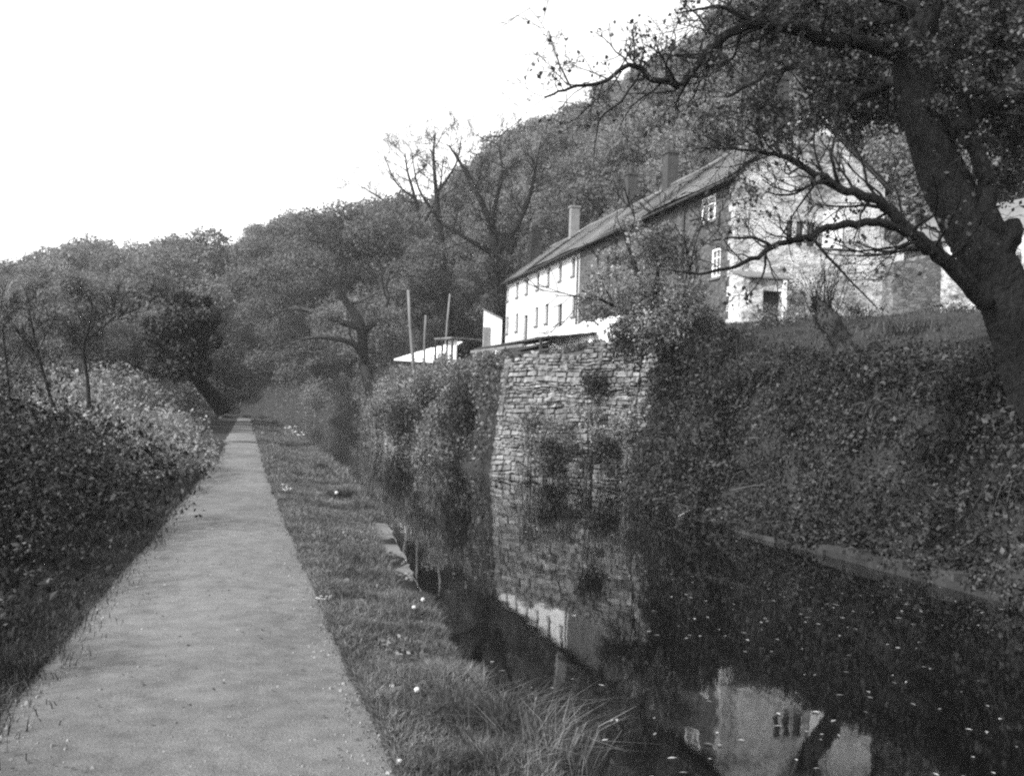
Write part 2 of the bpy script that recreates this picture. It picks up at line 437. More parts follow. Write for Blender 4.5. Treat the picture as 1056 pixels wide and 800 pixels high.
# ------------------------------------------------------------------ the cottage terrace
S0, S1, T0, T1, TR = 39.5, 78.0, 18.0, 24.35, 21.18
ZE, ZR = 10.95, 13.7
terrace = empty('cottage_terrace', W(S0, T0, 5.0), 'long terrace of old two storey cottages with slate roof and pale gable above the canal', 'house')
def wall_cells(mb, A0, A1, z0, z1, holes, P, depth=0.22):
    """a wall face from A0 to A1 with holes [(a0,a1,z0,z1)]; P(a,d,z) maps to the world, d is depth into the wall"""
    xs = sorted({A0, A1} | {h[0] for h in holes} | {h[1] for h in holes}); zs = sorted({z0, z1} | {h[2] for h in holes} | {h[3] for h in holes})
    for i in range(len(xs) - 1):
        for j in range(len(zs) - 1):
            xm, zm = (xs[i] + xs[i + 1]) / 2, (zs[j] + zs[j + 1]) / 2
            if any(h[0] < xm < h[1] and h[2] < zm < h[3] for h in holes): continue
            mb.poly([P(xs[i], 0, zs[j]), P(xs[i + 1], 0, zs[j]), P(xs[i + 1], 0, zs[j + 1]), P(xs[i], 0, zs[j + 1])])
    for a, b, c, d in holes:
        for p, q in (((a, c), (a, d)), ((a, d), (b, d)), ((b, d), (b, c)), ((b, c), (a, c))):
            mb.poly([P(p[0], 0, p[1]), P(q[0], 0, q[1]), P(q[0], depth, q[1]), P(p[0], depth, p[1])])
def boxP(mb, P, a0, a1, d0, d1, z0, z1):
    mb.box8([P(a0, d0, z0), P(a1, d0, z0), P(a1, d1, z0), P(a0, d1, z0), P(a0, d0, z1), P(a1, d0, z1), P(a1, d1, z1), P(a0, d1, z1)])
def window(P, a0, a1, z0, z1, parent, nx=2, nz=3, mat='whitepaint', d=0.10, label=None, sill=True, fw=0.06):
    mb = MB()
    boxP(mb, P, a0, a0 + fw, d, d + 0.06, z0, z1); boxP(mb, P, a1 - fw, a1, d, d + 0.06, z0, z1)
    boxP(mb, P, a0 + fw, a1 - fw, d, d + 0.06, z0, z0 + fw); boxP(mb, P, a0 + fw, a1 - fw, d, d + 0.06, z1 - fw, z1)
    w = MB()
    for i in range(1, nx):
        x = a0 + (a1 - a0) * i / nx; boxP(mb, P, x - 0.02, x + 0.02, d + 0.01, d + 0.05, z0 + fw, z1 - fw)
    for j in range(1, nz):
        z = z0 + (z1 - z0) * j / nz; boxP(mb, P, a0 + fw, a1 - fw, d + 0.012, d + 0.048, z - 0.02, z + 0.02)
    f = mb.build('window', M[mat], parent)
    if label: f['label'] = label
    g = MB(); g.poly([P(a0, d + 0.04, z0), P(a1, d + 0.04, z0), P(a1, d + 0.04, z1), P(a0, d + 0.04, z1)])
    g.build('pane', M['glass'], f)
    if sill:
        b = MB(); boxP(b, P, a0 - 0.08, a1 + 0.08, -0.07, 0.0, z0 - 0.10, z0 - 0.002); b.build('sill', M['coping'], f)
    return f
PF = lambda a, d, z: W(a, T0 + d, z)          # front wall, facing the canal
PG = lambda a, d, z: W(S0 + d, a, z)          # gable wall, facing the camera
split = s_on(597, 300, T0)[0]
UP = [524.5, 534, 543.8, 555, 565.5, 577.7, 591.0]
LO = [523.8, 533.5, 542.7, 553.6, 564, 577.5, 591.3]
holes = []
for x in UP:
    s = s_on(x, 280, T0)[0]; holes.append((s - 0.36, s + 0.36, 9.55, 10.6))
for i, x in enumerate(LO):
    s = s_on(x, 315, T0)[0]
    holes.append((s - 0.38, s + 0.38, 7.2, 8.4) if i % 3 != 2 else (s - 0.48, s + 0.48, 6.0, 8.1))
mb = MB(); wall_cells(mb, split, S1, 4.6, ZE, holes, PF)
w = mb.build('front_wall', M['limewash'], terrace); w['label'] = 'whitewashed front wall of the far cottages'
for h in holes:
    if h[2] < 6.5:
        d = MB(); boxP(d, PF, h[0], h[1], 0.12, 0.18, h[2], h[3])
        for k in (-0.16, 0.16): boxP(d, PF, (h[0] + h[1]) / 2 + k - 0.13, (h[0] + h[1]) / 2 + k + 0.13, 0.10, 0.119, h[2] + 0.2, h[3] - 0.2)
        dd = d.build('door', M['wooddark'], terrace)
        k = MB(); boxP(k, PF, h[0] + 0.08, h[0] + 0.13, 0.06, 0.118, h[2] + 0.95, h[2] + 1.0); k.build('handle', M['wood'], dd)
    else:
        window(PF, *h, terrace, 2, 2, 'wooddark', 0.12)
sA, zA = s_on(738.5, 206, T0); sB, _ = s_on(725, 206, T0)
sC, zC = s_on(743, 265, T0); sD, _ = s_on(734, 265, T0)
sE, zE_ = s_on(604, 302, T0)
h2 = [(sA, sB, 9.62, 10.62), (sC, sD, 7.25, 8.4), (sE - 0.45, sE + 0.45, 7.0, 8.0), (48.0, 49.0, 9.5, 10.55), (53.5, 54.5, 9.5, 10.55), (47.5, 48.5, 7.0, 8.2)]
mb = MB(); wall_cells(mb, S0, split - 0.004, 4.2, ZE, h2, PF)
w = mb.build('front_wall', M['stonefront'], terrace); w['label'] = 'bare dark stone front wall of the near cottages'
window(PF, *h2[0], terrace, 2, 3, d=-0.03, label='white sash window high beside the gable corner', fw=0.09)
window(PF, *h2[1], terrace, 2, 3, d=0.02, fw=0.09)
for h in h2[2:]: window(PF, *h, terrace, 2, 2, 'wooddark', 0.12)
# the gable
gh = []
for x0, x1 in ((811, 818), (821, 829), (832, 841)):
    d0, d1 = ray(x0, 242), ray(x1, 242)
    def tg(d):
        k = S0 / (-d.x * SA + d.y * CA); return ST(d * k)[1]
    gh.append((tg(d0), tg(d1), 8.45, 9.4))
da, db = ray(851, 235), ray(866, 235)
arch = (tg(da), tg(db), 8.55, 9.75)
mb = MB(); wall_cells(mb, T0 - 0.02, T1, 4.2, ZE, gh + [arch], PG)
mb.poly([PG(T0 - 0.02, 0, ZE), PG(T1, 0, ZE), PG(TR + 0.5, 0, ZR - 0.12), PG(TR - 0.5, 0, ZR - 0.12)])
w = mb.build('gable_wall', M['gable'], terrace); w['label'] = 'blotchy limewashed gable end'
for h in gh: window(PG, *h, terrace, 1, 2, 'wooddark', 0.12, sill=False)
mb = MB(); pts = [PG(arch[0] - 0.1, -0.04, arch[2] - 0.1), PG(arch[1] + 0.1, -0.04, arch[2] - 0.1)]
am, ar = (arch[0] + arch[1]) / 2, (arch[1] - arch[0]) / 2 + 0.1
top = [(am + ar * math.cos(a), arch[3] - 0.3 + (ar + 0.15) * math.sin(a)) for a in np.linspace(0, math.pi, 9)]
ring = [(arch[0] - 0.1, arch[2] - 0.1), (arch[1] + 0.1, arch[2] - 0.1)] + top
mb.poly([PG(a, -0.05, z) for a, z in ring]); 
for i in range(len(ring)):
    p, q = ring[i], ring[(i + 1) % len(ring)]
    mb.poly([PG(p[0], -0.05, p[1]), PG(p[0], 0.02, p[1]), PG(q[0], 0.02, q[1]), PG(q[0], -0.05, q[1])])
o = mb.build('blocked_window', M['shedwhite'], terrace); o['label'] = 'white arched blocked opening in the gable'
mb = MB()                                        # corner stones up the gable edge
rr = random.Random(4); z = 4.6; i = 0
while z < ZE - 0.3:
    h = rr.uniform(0.26, 0.4); L = 0.55 if i % 2 else 0.32
    mb.boxst(S0 - 0.03, S0 + (0.32 if i % 2 else 0.55), T0 - 0.045, T0 + L, z + 0.012, z + h); z += h; i += 1
mb.build('quoins', M['gable'], terrace)
mb = MB(); mb.poly([W(S1, T0, 4.5), W(S1, T1, 4.5), W(S1, T1, ZE), W(S1, TR, ZR), W(S1, T0, ZE)])
mb.build('end_wall', M['limewash'], terrace)
mb = MB(); mb.poly([W(S0, T1, 4.5), W(S1, T1, 4.5), W(S1, T1, ZE), W(S0, T1, ZE)]); mb.build('back_wall', M['stonefront'], terrace)
def slates(mb, eave, ridge, s0, s1, w=0.32, courses=15, rng=random.Random(2)):
    (te, ze), (tt, zt) = eave, ridge
    nx, nz = -(zt - ze), (tt - te)                # outward normal in (t, z)
    L = math.hypot(nx, nz); nx, nz = nx / L, nz / L
    if nz < 0: nx, nz = -nx, -nz
    V = []
    for c in range(courses):
        f0, f1 = c / courses, min(1.0, (c + 1.12) / courses)
        s = s0 - (w / 2 if c % 2 else 0)
        while s < s1:
            a, b = max(s, s0), min(s + w - 0.008, s1)
            if b - a > 0.03:
                lift = 0.03 + rng.uniform(0, 0.012); sag = lambda x: 0.05 * math.sin(x * 0.31) + 0.03 * math.sin(x * 0.83 + 1)
                for (ss, f, l) in ((a, f0, lift), (b, f0, lift), (b, f1, 0.008), (a, f1, 0.008)):
                    V.append(W(ss, te + (tt - te) * f + nx * l, ze + (zt - ze) * f + nz * l + sag(ss)))
            s += w
    V = np.array([tuple(v) for v in V]); mb.add(V, np.arange(len(V)).reshape(-1, 4))
roof = MB()
roof.box8([W(S0 - 0.12, T0 - 0.32, ZE - 0.17), W(S0 - 0.12, TR, ZR - 0.12), W(S1 + 0.1, TR, ZR - 0.12), W(S1 + 0.1, T0 - 0.32, ZE - 0.17),
           W(S0 - 0.12, T0 - 0.32, ZE - 0.10), W(S0 - 0.12, TR, ZR - 0.05), W(S1 + 0.1, TR, ZR - 0.05), W(S1 + 0.1, T0 - 0.32, ZE - 0.10)])
roof.box8([W(S0 - 0.12, TR + 0.003, ZR - 0.12), W(S0 - 0.12, T1 + 0.3, ZE - 0.17), W(S1 + 0.1, T1 + 0.3, ZE - 0.17), W(S1 + 0.1, TR + 0.003, ZR - 0.12),
           W(S0 - 0.12, TR + 0.003, ZR - 0.05), W(S0 - 0.12, T1 + 0.3, ZE - 0.10), W(S1 + 0.1, T1 + 0.3, ZE - 0.10), W(S1 + 0.1, TR + 0.003, ZR - 0.05)])
roof = roof.build('roof', M['wooddark'], terrace)
mb = MB(); slates(mb, (T0 - 0.36, ZE - 0.06), (TR, ZR), S0 - 0.14, S1 + 0.12); slates(mb, (T1 + 0.34, ZE - 0.06), (TR, ZR), S0 - 0.14, S1 + 0.12)
mb.build('slates', M['slate'], roof)
mb = MB(); n = 60
for i in range(n):
    a, b = S0 - 0.14 + (S1 - S0 + 0.26) * i / n, S0 - 0.14 + (S1 - S0 + 0.26) * (i + 0.97) / n
    sg = 0.05 * math.sin(a * 0.31) + 0.03 * math.sin(a * 0.83 + 1)
    mb.tube([W(a, TR, ZR + sg), W(b, TR, ZR + sg)], 0.11, 8)
mb.build('ridge_tiles', M['slate'], roof)
mb = MB(); mb.tube([W(S0 - 0.1, T0 - 0.40, ZE - 0.17), W(S1 + 0.1, T0 - 0.40, ZE - 0.17)], 0.06, 8); mb.build('gutter', M['wooddark'], terrace)
for sp_ in (split + 0.15, 44.6):
    mb = MB(); mb.tube([W(sp_, T0 - 0.40, ZE - 0.2), W(sp_, T0 - 0.08, ZE - 0.5), W(sp_, T0 - 0.07, 5.2)], 0.045, 6); mb.build('drainpipe', M['wooddark'], terrace)
for (px, pt, pb, wide, mat) in ((551, 240, 262, 1.5, 'brick'), (592, 215, 236, 0.5, 'palestack'), (650, 182, 206, 0.7, 'brick'), (691, 160, 184, 0.75, 'brick'), (801, 86, 118, 0.95, 'brick')):
    s, _ = s_on(px, pb, TR); _, zt = s_on(px, pt, TR)
    mb = MB(); mb.boxst(s - wide / 2, s + wide / 2, TR - 0.3, TR + 0.3, ZR - 0.6, zt)
    mb.boxst(s - wide / 2 - 0.06, s + wide / 2 + 0.06, TR - 0.36, TR + 0.36, zt + 0.001, zt + 0.12)
    ch = mb.build('chimney', M[mat], roof)
    for k in ([-0.25, 0.25] if wide > 0.7 else [0]):
        p = MB(); p.tube([W(s + k, TR, zt + 0.12), W(s + k, TR, zt + 0.30), W(s + k, TR, zt + 0.48)], [0.14, 0.12, 0.13], 10); p.build('chimney_pot', M['brick'], ch)
# low annexe on the side of the gable
mb = MB(); mb.box8([W(S0 + 0.3, T1 + 0.002, 4.5), W(S0 + 0.3, T1 + 1.1, 4.5), W(S0 + 4, T1 + 1.1, 4.5), W(S0 + 4, T1 + 0.002, 4.5),
                    W(S0 + 0.3, T1 + 0.002, 9.1), W(S0 + 0.3, T1 + 1.1, 8.5), W(S0 + 4, T1 + 1.1, 8.5), W(S0 + 4, T1 + 0.002, 9.1)])
mb.build('lean_to_annexe', M['limewash'], terrace)

# porch at the foot of the gable
pb = W(S0 - 1.3, T0 + 0.75, Hf(S0 - 1.3, T0 + 0.75))
porch = empty('porch', pb, 'small whitewashed lean-to porch with dark doorway and white post at the foot of the gable', 'porch')
PP = lambda a, d, z: W(S0 - 1.6 + d, T0 - 0.1 + a, z)
mb = MB(); wall_cells(mb, 0, 1.6, pb.z - 0.3, pb.z + 1.75, [(0.55, 1.3, pb.z + 0.05, pb.z + 1.3)], PP, 0.25)
for a in (0.0, 1.6): mb.poly([PP(a, 0, pb.z - 0.3), PP(a, 1.58, pb.z - 0.3), PP(a, 1.58, pb.z + 2.1), PP(a, 0, pb.z + 1.75)])
mb.build('wall', M['gable'], porch)
mb = MB(); mb.box8([PP(-0.1, -0.12, pb.z + 1.74), PP(1.7, -0.12, pb.z + 1.74), PP(1.7, 1.58, pb.z + 2.13), PP(-0.1, 1.58, pb.z + 2.13)] + [PP(-0.1, -0.12, pb.z + 1.8), PP(1.7, -0.12, pb.z + 1.8), PP(1.7, 1.58, pb.z + 2.19), PP(-0.1, 1.58, pb.z + 2.19)])
mb.build('roof', M['slate'], porch)
mb = MB(); boxP(mb, PP, 0.56, 1.29, 0.26, 0.3, pb.z, pb.z + 1.3); mb.build('door', M['dark'], porch)  # no real door: dark sheet painting the unlit interior behind the doorway
mb = MB(); boxP(mb, PP, 1.32, 1.46, -0.10, -0.003, pb.z - 0.1, pb.z + 1.72); mb.build('post', M['whitepaint'], porch)
mb = MB(); boxP(mb, PP, 0.35, 1.5, -0.45, -0.105, pb.z - 0.2, pb.z + 0.12); mb.build('doorstep', M['whitepaint'], porch)

# ------------------------------------------------------------------ masonry built of stones
def stone_face(mb, P0, P1, z0f, z1f, batter, rng, hmin=0.07, hmax=0.19, lmin=0.11, lmax=0.42, out=0.10):
    """courses of rough stones on the battered face over the base line P0-P1"""
    d = (P1 - P0); L = d.length; d /= L
    nrm = Vector((d.y, -d.x, 0))
    zb = min(z0f(0), z0f(1)); zt = max(z1f(0), z1f(1)); z = zb; wav = lambda a: 0.03 * math.sin(a * 1.3 + z * 2) + 0.018 * math.sin(a * 3.7 + z * 5)
    while z < zt:
        h = rng.uniform(hmin, hmax); x = -rng.uniform(0, lmax * 0.3)
        while x < L:
            l = rng.uniform(lmin, lmax); f = min(1, max(0, (x + l / 2) / L))
            if z1f(f) > z + h * 0.5 and z0f(f) < z + h:
                o = rng.uniform(0.0, out); g = 0.012
                def pt(a, zz, pr): 
                    k = P0 + d * min(max(a, 0), L) + nrm * (pr - batter * (zz - zb)); return Vector((k.x, k.y, zz + wav(a)))
                j = lambda: rng.uniform(-0.03, 0.03)
                a0, a1, b0, b1 = x + g, x + l - g, z + g, z + h - g
                e = 0.025
                back = [pt(a0, b0, -0.12), pt(a1, b0, -0.12), pt(a1, b1, -0.12), pt(a0, b1, -0.12)]
                mid = [pt(a0 + j(), b0 + j(), o), pt(a1 + j(), b0 + j(), o), pt(a1 + j(), b1 + j(), o), pt(a0 + j(), b1 + j(), o)]
                fr = [pt(a0 + e, b0 + e, o + 0.02 + j()), pt(a1 - e, b0 + e, o + 0.02 + j()), pt(a1 - e, b1 - e, o + 0.02 + j()), pt(a0 + e, b1 - e, o + 0.02 + j())]
                mb.add([tuple(v) for v in back + mid + fr], [(0, 1, 5, 4), (1, 2, 6, 5), (2, 3, 7, 6), (3, 0, 4, 7), (4, 5, 9, 8), (5, 6, 10, 9), (6, 7, 11, 10), (7, 4, 8, 11), (8, 9, 10, 11)])
            x += l
        z += h
rw = random.Random(21)
B0, B1, B2, B3 = W(40.2, 9.3), W(37.1, 8.22), W(31.9, 11.3), W(29.5, 11.9)
retain = empty('retaining_wall', Vector(((B1.x + B2.x) / 2, (B1.y + B2.y) / 2, -0.9)), 'tall rough stone retaining wall rising from the canal below the white cottages', 'wall')
zt1, zt2 = at(527, 374, B1.y).z, at(642, 343, B2.y).z
mb = MB()
stone_face(mb, B1, B2, lambda f: -0.8, lambda f: zt1 + (zt2 - zt1) * f + 0.14 * math.sin(f * 9) + 0.06 * math.sin(f * 31), 0.11, rw)
stone_face(mb, B0, B1, lambda f: -0.8, lambda f: zt1 - 0.3 + 0.3 * f, 0.11, rw)
stone_face(mb, B2, B3, lambda f: -0.8, lambda f: zt2, 0.11, rw)
mb.build('facing_stones', M['stones'], retain)
mb = MB()
nn = Vector((B2.y - B1.y, -(B2.x - B1.x), 0)).normalized()
for P0, P1, z0, z1 in ((B1, B2, zt1, zt2), (B0, B1, zt1 - 0.3, zt1), (B2, B3, zt2, zt2)):
    n0 = Vector(((P1 - P0).y, -(P1 - P0).x, 0)).normalized()
    c = []
    for z, zz in ((-0.9, None), (1, 1)):
        za, zb_ = (z, z) if zz is None else (z0 - 0.12, z1 - 0.12)
        for p, zc in ((P0, za), (P1, zb_)):
            q = p - n0 * (0.03 + 0.11 * (zc + 0.8)); c.append(Vector((q.x, q.y, zc)))
        for p, zc in ((P1, zb_), (P0, za)):
            q = p - n0 * 1.3; c.append(Vector((q.x, q.y, zc)))
    mb.box8(c)
mb.build('core', M['mortar'], retain)

bw = MB()
D0, D1, D2 = W(76, 9.4), W(71, 7.72), W(60, 8.0)
for a, b in ((D0, D1), (D1, D2)): stone_face(bw, a, b, lambda f: -.8, lambda f: 2.6 + .2 * math.sin(f * 11), .10, rw)
bank_wall = empty('bank_wall', Vector((D1.x, D1.y, -.8)), 'overgrown stone bank wall at the far end below the white roofed shed', 'wall')
bw.build('facing_stones', M['stones'], bank_wall)
bw = MB()
for a, b in ((D0, D1), (D1, D2)):
    n0 = Vector(((b - a).y, -(b - a).x, 0)).normalized()
    bw.box8([Vector((q.x, q.y, z)) - n0 * o for z, o0, o1 in ((-.9, .03, 1.2), (2.4, .36, 1.2)) for q, o in ((a, o0), (b, o0), (b, o1), (a, o1))])
bw.build('core', M['mortar'], bank_wall)
# kerb stones of the towpath edge: individual slabs
def slab(s0, s1, w, label):
    mb = MB(); k = 6
    j = random.Random(int(s0 * 100))
    tops = []
    for i in range(k + 1):
        s = s0 + (s1 - s0) * i / k; t = float(tl(s)) + 0.02 * j.uniform(-1, 1)
        tops.append((s, t))
    for i in range(k):
        (sa, ta), (sb, tb) = tops[i], tops[i + 1]
        mb.box8([W(sa, ta - w, -0.9), W(sa, ta, -0.9), W(sb, tb, -0.9), W(sb, tb - w, -0.9),
                 W(sa, ta - w, -0.145), W(sa, ta, -0.16), W(sb, tb, -0.16), W(sb, tb - w, -0.145)])
    tag(mb.build('coping_stone', M['coping']), label, 'coping stone', 'coping stones edging the towpath side of the canal')
slab(10.1, 11.55, 0.29, 'worn flat coping stone beside the pair of dandelion clocks, nearest of the row')
slab(11.62, 12.9, 0.32, 'short coping stone of the canal edge, second of the row from the camera')
slab(12.95, 15.2, 0.34, 'long pale coping stone of the canal edge, third of the row from the camera')
slab(15.26, 17.4, 0.31, 'coping stone of the canal edge farthest along the exposed row')

# low stone edging at the water on the far bank
ed = MB(); r_ = random.Random(8)
for row in range(2):
    s = 5.0
    while s < 19.5:
        L = r_.uniform(0.35, 0.9)
        a, b = s + 0.012, s + L - 0.012; o = r_.uniform(-0.03, 0.03) - row * -0.05
        z0, z1 = (-1.0, -0.46 + r_.uniform(-0.02, 0.02)) if row == 0 else (-0.47, -0.36 + r_.uniform(-0.05, 0.03))
        if row == 0 or r_.random() > 0.4:
            t0 = lambda q: float(tr(q)) - 0.14 + o
            ed.box8([W(a, t0(a), z0), W(a, t0(a) + 0.5, z0), W(b, t0(b) + 0.5, z0), W(b, t0(b), z0), W(a, t0(a), z1), W(a, t0(a) + 0.5, z1), W(b, t0(b) + 0.5, z1), W(b, t0(b), z1)])
        s += L
tag(ed.build('stone_edging', M['edging']), 'low dark stone edging along the waterline under the ivy bank', 'edging')

# garden wall and outbuilding beyond the big tree
def block_wall(name, P0, P1, z0, z1a, z1b, th, mat, label, cat, parent=None):
    d = (P1 - P0); d.z = 0; d.normalize(); n = Vector((-d.y, d.x, 0))
    mb = MB(); k = 14; rj = random.Random(hash(label) % 1 + 3)
    pts = [P0 + (P1 - P0) * (i / k) for i in range(k + 1)]
    tops = [z1a + (z1b - z1a) * i / k + rj.uniform(-0.07, 0.07) for i in range(k + 1)]
    for i in range(k):
        a, b = pts[i], pts[i + 1]
        mb.box8([Vector((q.x, q.y, z)) for q, z in ((a, z0), (b, z0), (b + n * th, z0), (a + n * th, z0), (a, tops[i]), (b, tops[i + 1]), (b + n * th, tops[i + 1]), (a + n * th, tops[i]))])
    o = mb.build(name, mat, parent)
    if label: tag(o, label, cat)
    return o
g0, g1 = at(920, 336, 38), at(969, 338, 38.5)
block_wall('garden_wall', g0, g1, 3.4, at(920, 270, 38).z, at(969, 262, 38.5).z, 0.5, M['garden'], 'rough stone garden wall stub standing right of the gable', 'wall')
w0, w1 = at(566, 352, 46), at(638, 352, 44)
z0, z1 = at(566, 336, 46).z, at(630, 328, 44).z
low = block_wall('boundary_wall', w0, w1, 3.0, z0 - 0.1, z1 + 0.1, 0.35, M['shedwhite'], 'low bright whitewashed wall on top of the stone retaining wall', 'wall')
ob0, ob1 = at(930, 300, 47), at(1090, 300, 40)
outb = empty('outbuilding', Vector((ob0.x, ob0.y, 5.0)), 'whitewashed outbuilding with dark slate roof half hidden behind the big tree trunk', 'outbuilding')
d = (ob1 - ob0); d.z = 0; Lo = d.length; d.normalize(); nb = Vector((-d.y, d.x, 0))
PO = lambda a, q, z: Vector((ob0.x, ob0.y, 0)) + d * a + nb * q + Vector((0, 0, z))
mb = MB(); wall_cells(mb, 0, Lo, 4.0, 9.2, [(5.2, 6.1, 7.0, 8.2)], PO)
for a in (0, Lo): mb.poly([PO(a, 0, 4), PO(a, 4, 4), PO(a, 4, 9.2), PO(a, 2, 10.6), PO(a, 0, 9.2)])
mb.build('wall', M['gable'], outb)
window(PO, 5.2, 6.1, 7.0, 8.2, outb, 2, 3, 'whitepaint')
mb = MB()
for q0, q1 in ((-0.25, 2.0), (4.25, 2.003)):
    mb.box8([PO(-0.2, q0, 9.05), PO(Lo + .2, q0, 9.05), PO(Lo + .2, q1, 10.62), PO(-0.2, q1, 10.62), PO(-0.2, q0, 9.15), PO(Lo + .2, q0, 9.15), PO(Lo + .2, q1, 10.72), PO(-0.2, q1, 10.72)])
mb.build('roof', M['slate'], outb)

# sheds, planks and poles on the bank
def gable_shed():
    c = at(440, 378, 69); s0, t0 = ST(c); zb = 3.4
    e = empty('garden_shed', Vector((c.x, c.y, zb)), 'long low shed with bright white sloping roof and open end on the bank top', 'shed')
    L0, L1 = at(409, 372, 73), at(468, 372, 67)
    d = Vector((L1.x - L0.x, L1.y - L0.y, 0)); L = d.length; d.normalize(); n = Vector((-d.y, d.x, 0))
    P = lambda a, q, z: Vector((L0.x, L0.y, 0)) + d * a + n * q + Vector((0, 0, z))
    zt0, zt1_, zl = at(412, 364, 73).z, at(450, 350, 69).z, at(440, 374, 69).z
    La = L * 0.72
    mb = MB()       # the roof slopes up along its length and leans back
    mb.box8([P(0.2, -0.3, zt0 - 0.5), P(La, -0.3, zl), P(La, 1.9, zt1_ - 0.06), P(0.8, 1.9, zt0 + 0.3), P(0.2, -0.3, zt0 - 0.42), P(La, -0.3, zl + 0.08), P(La, 1.9, zt1_ + 0.02), P(0.8, 1.9, zt0 + 0.38)])
    mb.build('roof', M['shedwhite'], e)
    mb = MB()
    for i in range(1, 6):
        a = 0.4 + (La - 0.4) * i / 6; f = (a - 0.2) / (La - 0.2)
        zf = zt0 - 0.4 + (zl + 0.1 - zt0 + 0.4) * f; zk = zt0 + 0.36 + (zt1_ - zt0 - 0.3) * f
        mb.box8([P(a, -0.3, zf - .01), P(a + .06, -0.3, zf - .01), P(a + .06, 1.9, zk - .01), P(a, 1.9, zk - .01), P(a, -0.3, zf + .04), P(a + .06, -0.3, zf + .04), P(a + .06, 1.9, zk + .04), P(a, 1.9, zk + .04)])
    mb.build('battens', M['palestack'], e)
    mb = MB(); boxP(mb, P, 0.5, La - 0.05, 0.05, 0.12, zb - 0.6, zl - 0.12); boxP(mb, P, 0.6, La - 0.05, 1.75, 1.85, zb - 0.6, zt0 + 0.2); mb.build('wall', M['wooddark'], e)
    mb = MB(); boxP(mb, P, La + 0.02, L + 0.1, -0.25, 1.9, zt1_ - 0.04, zt1_ + 0.05); mb.build('end_roof', M['wood'], e)
    mb = MB(); boxP(mb, P, La + 0.05, L * 0.84, 0.6, 0.7, zb - 0.6, zt1_ - 0.05); mb.build('dark_opening_panel', M['dark'], e)  # near-black sheet, paints the shade inside the shed's open end
    mb = MB(); boxP(mb, P, L * 0.85, L - 0.12, 0.2, 0.28, zb - 0.6, zt1_ - 0.05); mb.build('door', M['whitepaint'], e)
    for a in (La + 0.05, L * 0.84, L): 
        mb = MB(); boxP(mb, P, a - 0.05, a + 0.05, -0.2, -0.1, zb - 0.6, zt1_ - 0.045); mb.build('post', M['wooddark'], e)
gable_shed()
def white_lean_to():
    P0, P1 = at(498, 350, 72), at(517, 348, 72)
    e = empty('lean_to_shed', Vector((P0.x, P0.y, 4.6)), 'small bright white lean-to shed with steep single slope against the far end of the terrace', 'shed')
    d = Vector((P1.x - P0.x, P1.y - P0.y, 0)); L = d.length; d.normalize(); n = Vector((-d.y, d.x, 0))
    P = lambda a, q, z: Vector((P0.x, P0.y, 0)) + d * a + n * q + Vector((0, 0, z))
    ztA, ztB = at(498, 319, 72).z, at(517, 329, 72).z
    mb = MB(); mb.box8([P(0, 0, 4.4), P(L, 0, 4.4), P(L, 2.5, 4.4), P(0, 2.5, 4.4), P(0, 0, ztA), P(L, 0, ztB), P(L, 2.5, ztB), P(0, 2.5, ztA)]); mb.build('wall', M['shedwhite'], e)
    mb = MB(); mb.box8([P(-.1, -.1, ztA + .01), P(L, -.1, ztB + .005), P(L, 2.6, ztB + .005), P(-.1, 2.6, ztA + .01), P(-.1, -.1, ztA + .08), P(L, -.1, ztB + .08), P(L, 2.6, ztB + .08), P(-.1, 2.6, ztA + .08)]); mb.build('roof', M['slate'], e)
    mb = MB(); boxP(mb, P, 0.02, 0.45, -0.06, -0.003, 4.4, at(500, 336, 71).z); mb.build('door', M['wood'], e)
white_lean_to()
def plank_shed():
    P0, P1 = at(497, 366, 52), at(566, 362, 44)
    zg = 3.3
    e = empty('plank_shelter', Vector((P0.x, P0.y, zg)), 'dark open shelter roofed with loose tarred planks above the retaining wall corner', 'shelter')
    d = Vector((P1.x - P0.x, P1.y - P0.y, 0)); L = d.length; d.normalize(); n = Vector((-d.y, d.x, 0))
    P = lambda a, q, z: Vector((P0.x, P0.y, 0)) + d * a + n * q + Vector((0, 0, z))
    za, zb_ = at(497, 353, 52).z, at(566, 340, 44).z
    rr = random.Random(5)
    mb = MB()
    for i in range(7):
        q = -0.4 + i * 0.34; dz = i * 0.05 + rr.uniform(0, 0.04); a0 = rr.uniform(-0.4, 0.2); a1 = L + rr.uniform(-0.3, 0.4)
        mb.box8([P(a0, q, za - .4 + dz), P(a1, q, zb_ - .4 + dz), P(a1, q + .3, zb_ - .37 + dz), P(a0, q + .3, za - .37 + dz), P(a0, q, za - .33 + dz), P(a1, q, zb_ - .33 + dz), P(a1, q + .3, zb_ - .30 + dz), P(a0, q + .3, za - .30 + dz)])
    mb.build('roof_planks', M['wooddark'], e)
    mb = MB(); mb.box8([P(-.2, -.5, za - .52), P(L * .8, -.5, zb_ - .62), P(L * .8, -.42, zb_ - .62), P(-.2, -.42, za - .52), P(-.2, -.5, za - .40), P(L * .8, -.5, zb_ - .50), P(L * .8, -.42, zb_ - .50), P(-.2, -.42, za - .40)]); mb.build('fascia_board', M['wood'], e)
    mb = MB(); boxP(mb, P, 0, L, 1.9, 1.96, zg - .5, za - .2); mb.build('back_boards', M['dark'], e)
    for a in (0.05, L * 0.5, L - 0.1):
        mb = MB(); boxP(mb, P, a, a + .1, -.38, -.28, zg - .6, (za + (zb_ - za) * a / L) - .38); mb.build('post', M['whitepaint' if a < 0.1 else 'wooddark'], e)
plank_shed()
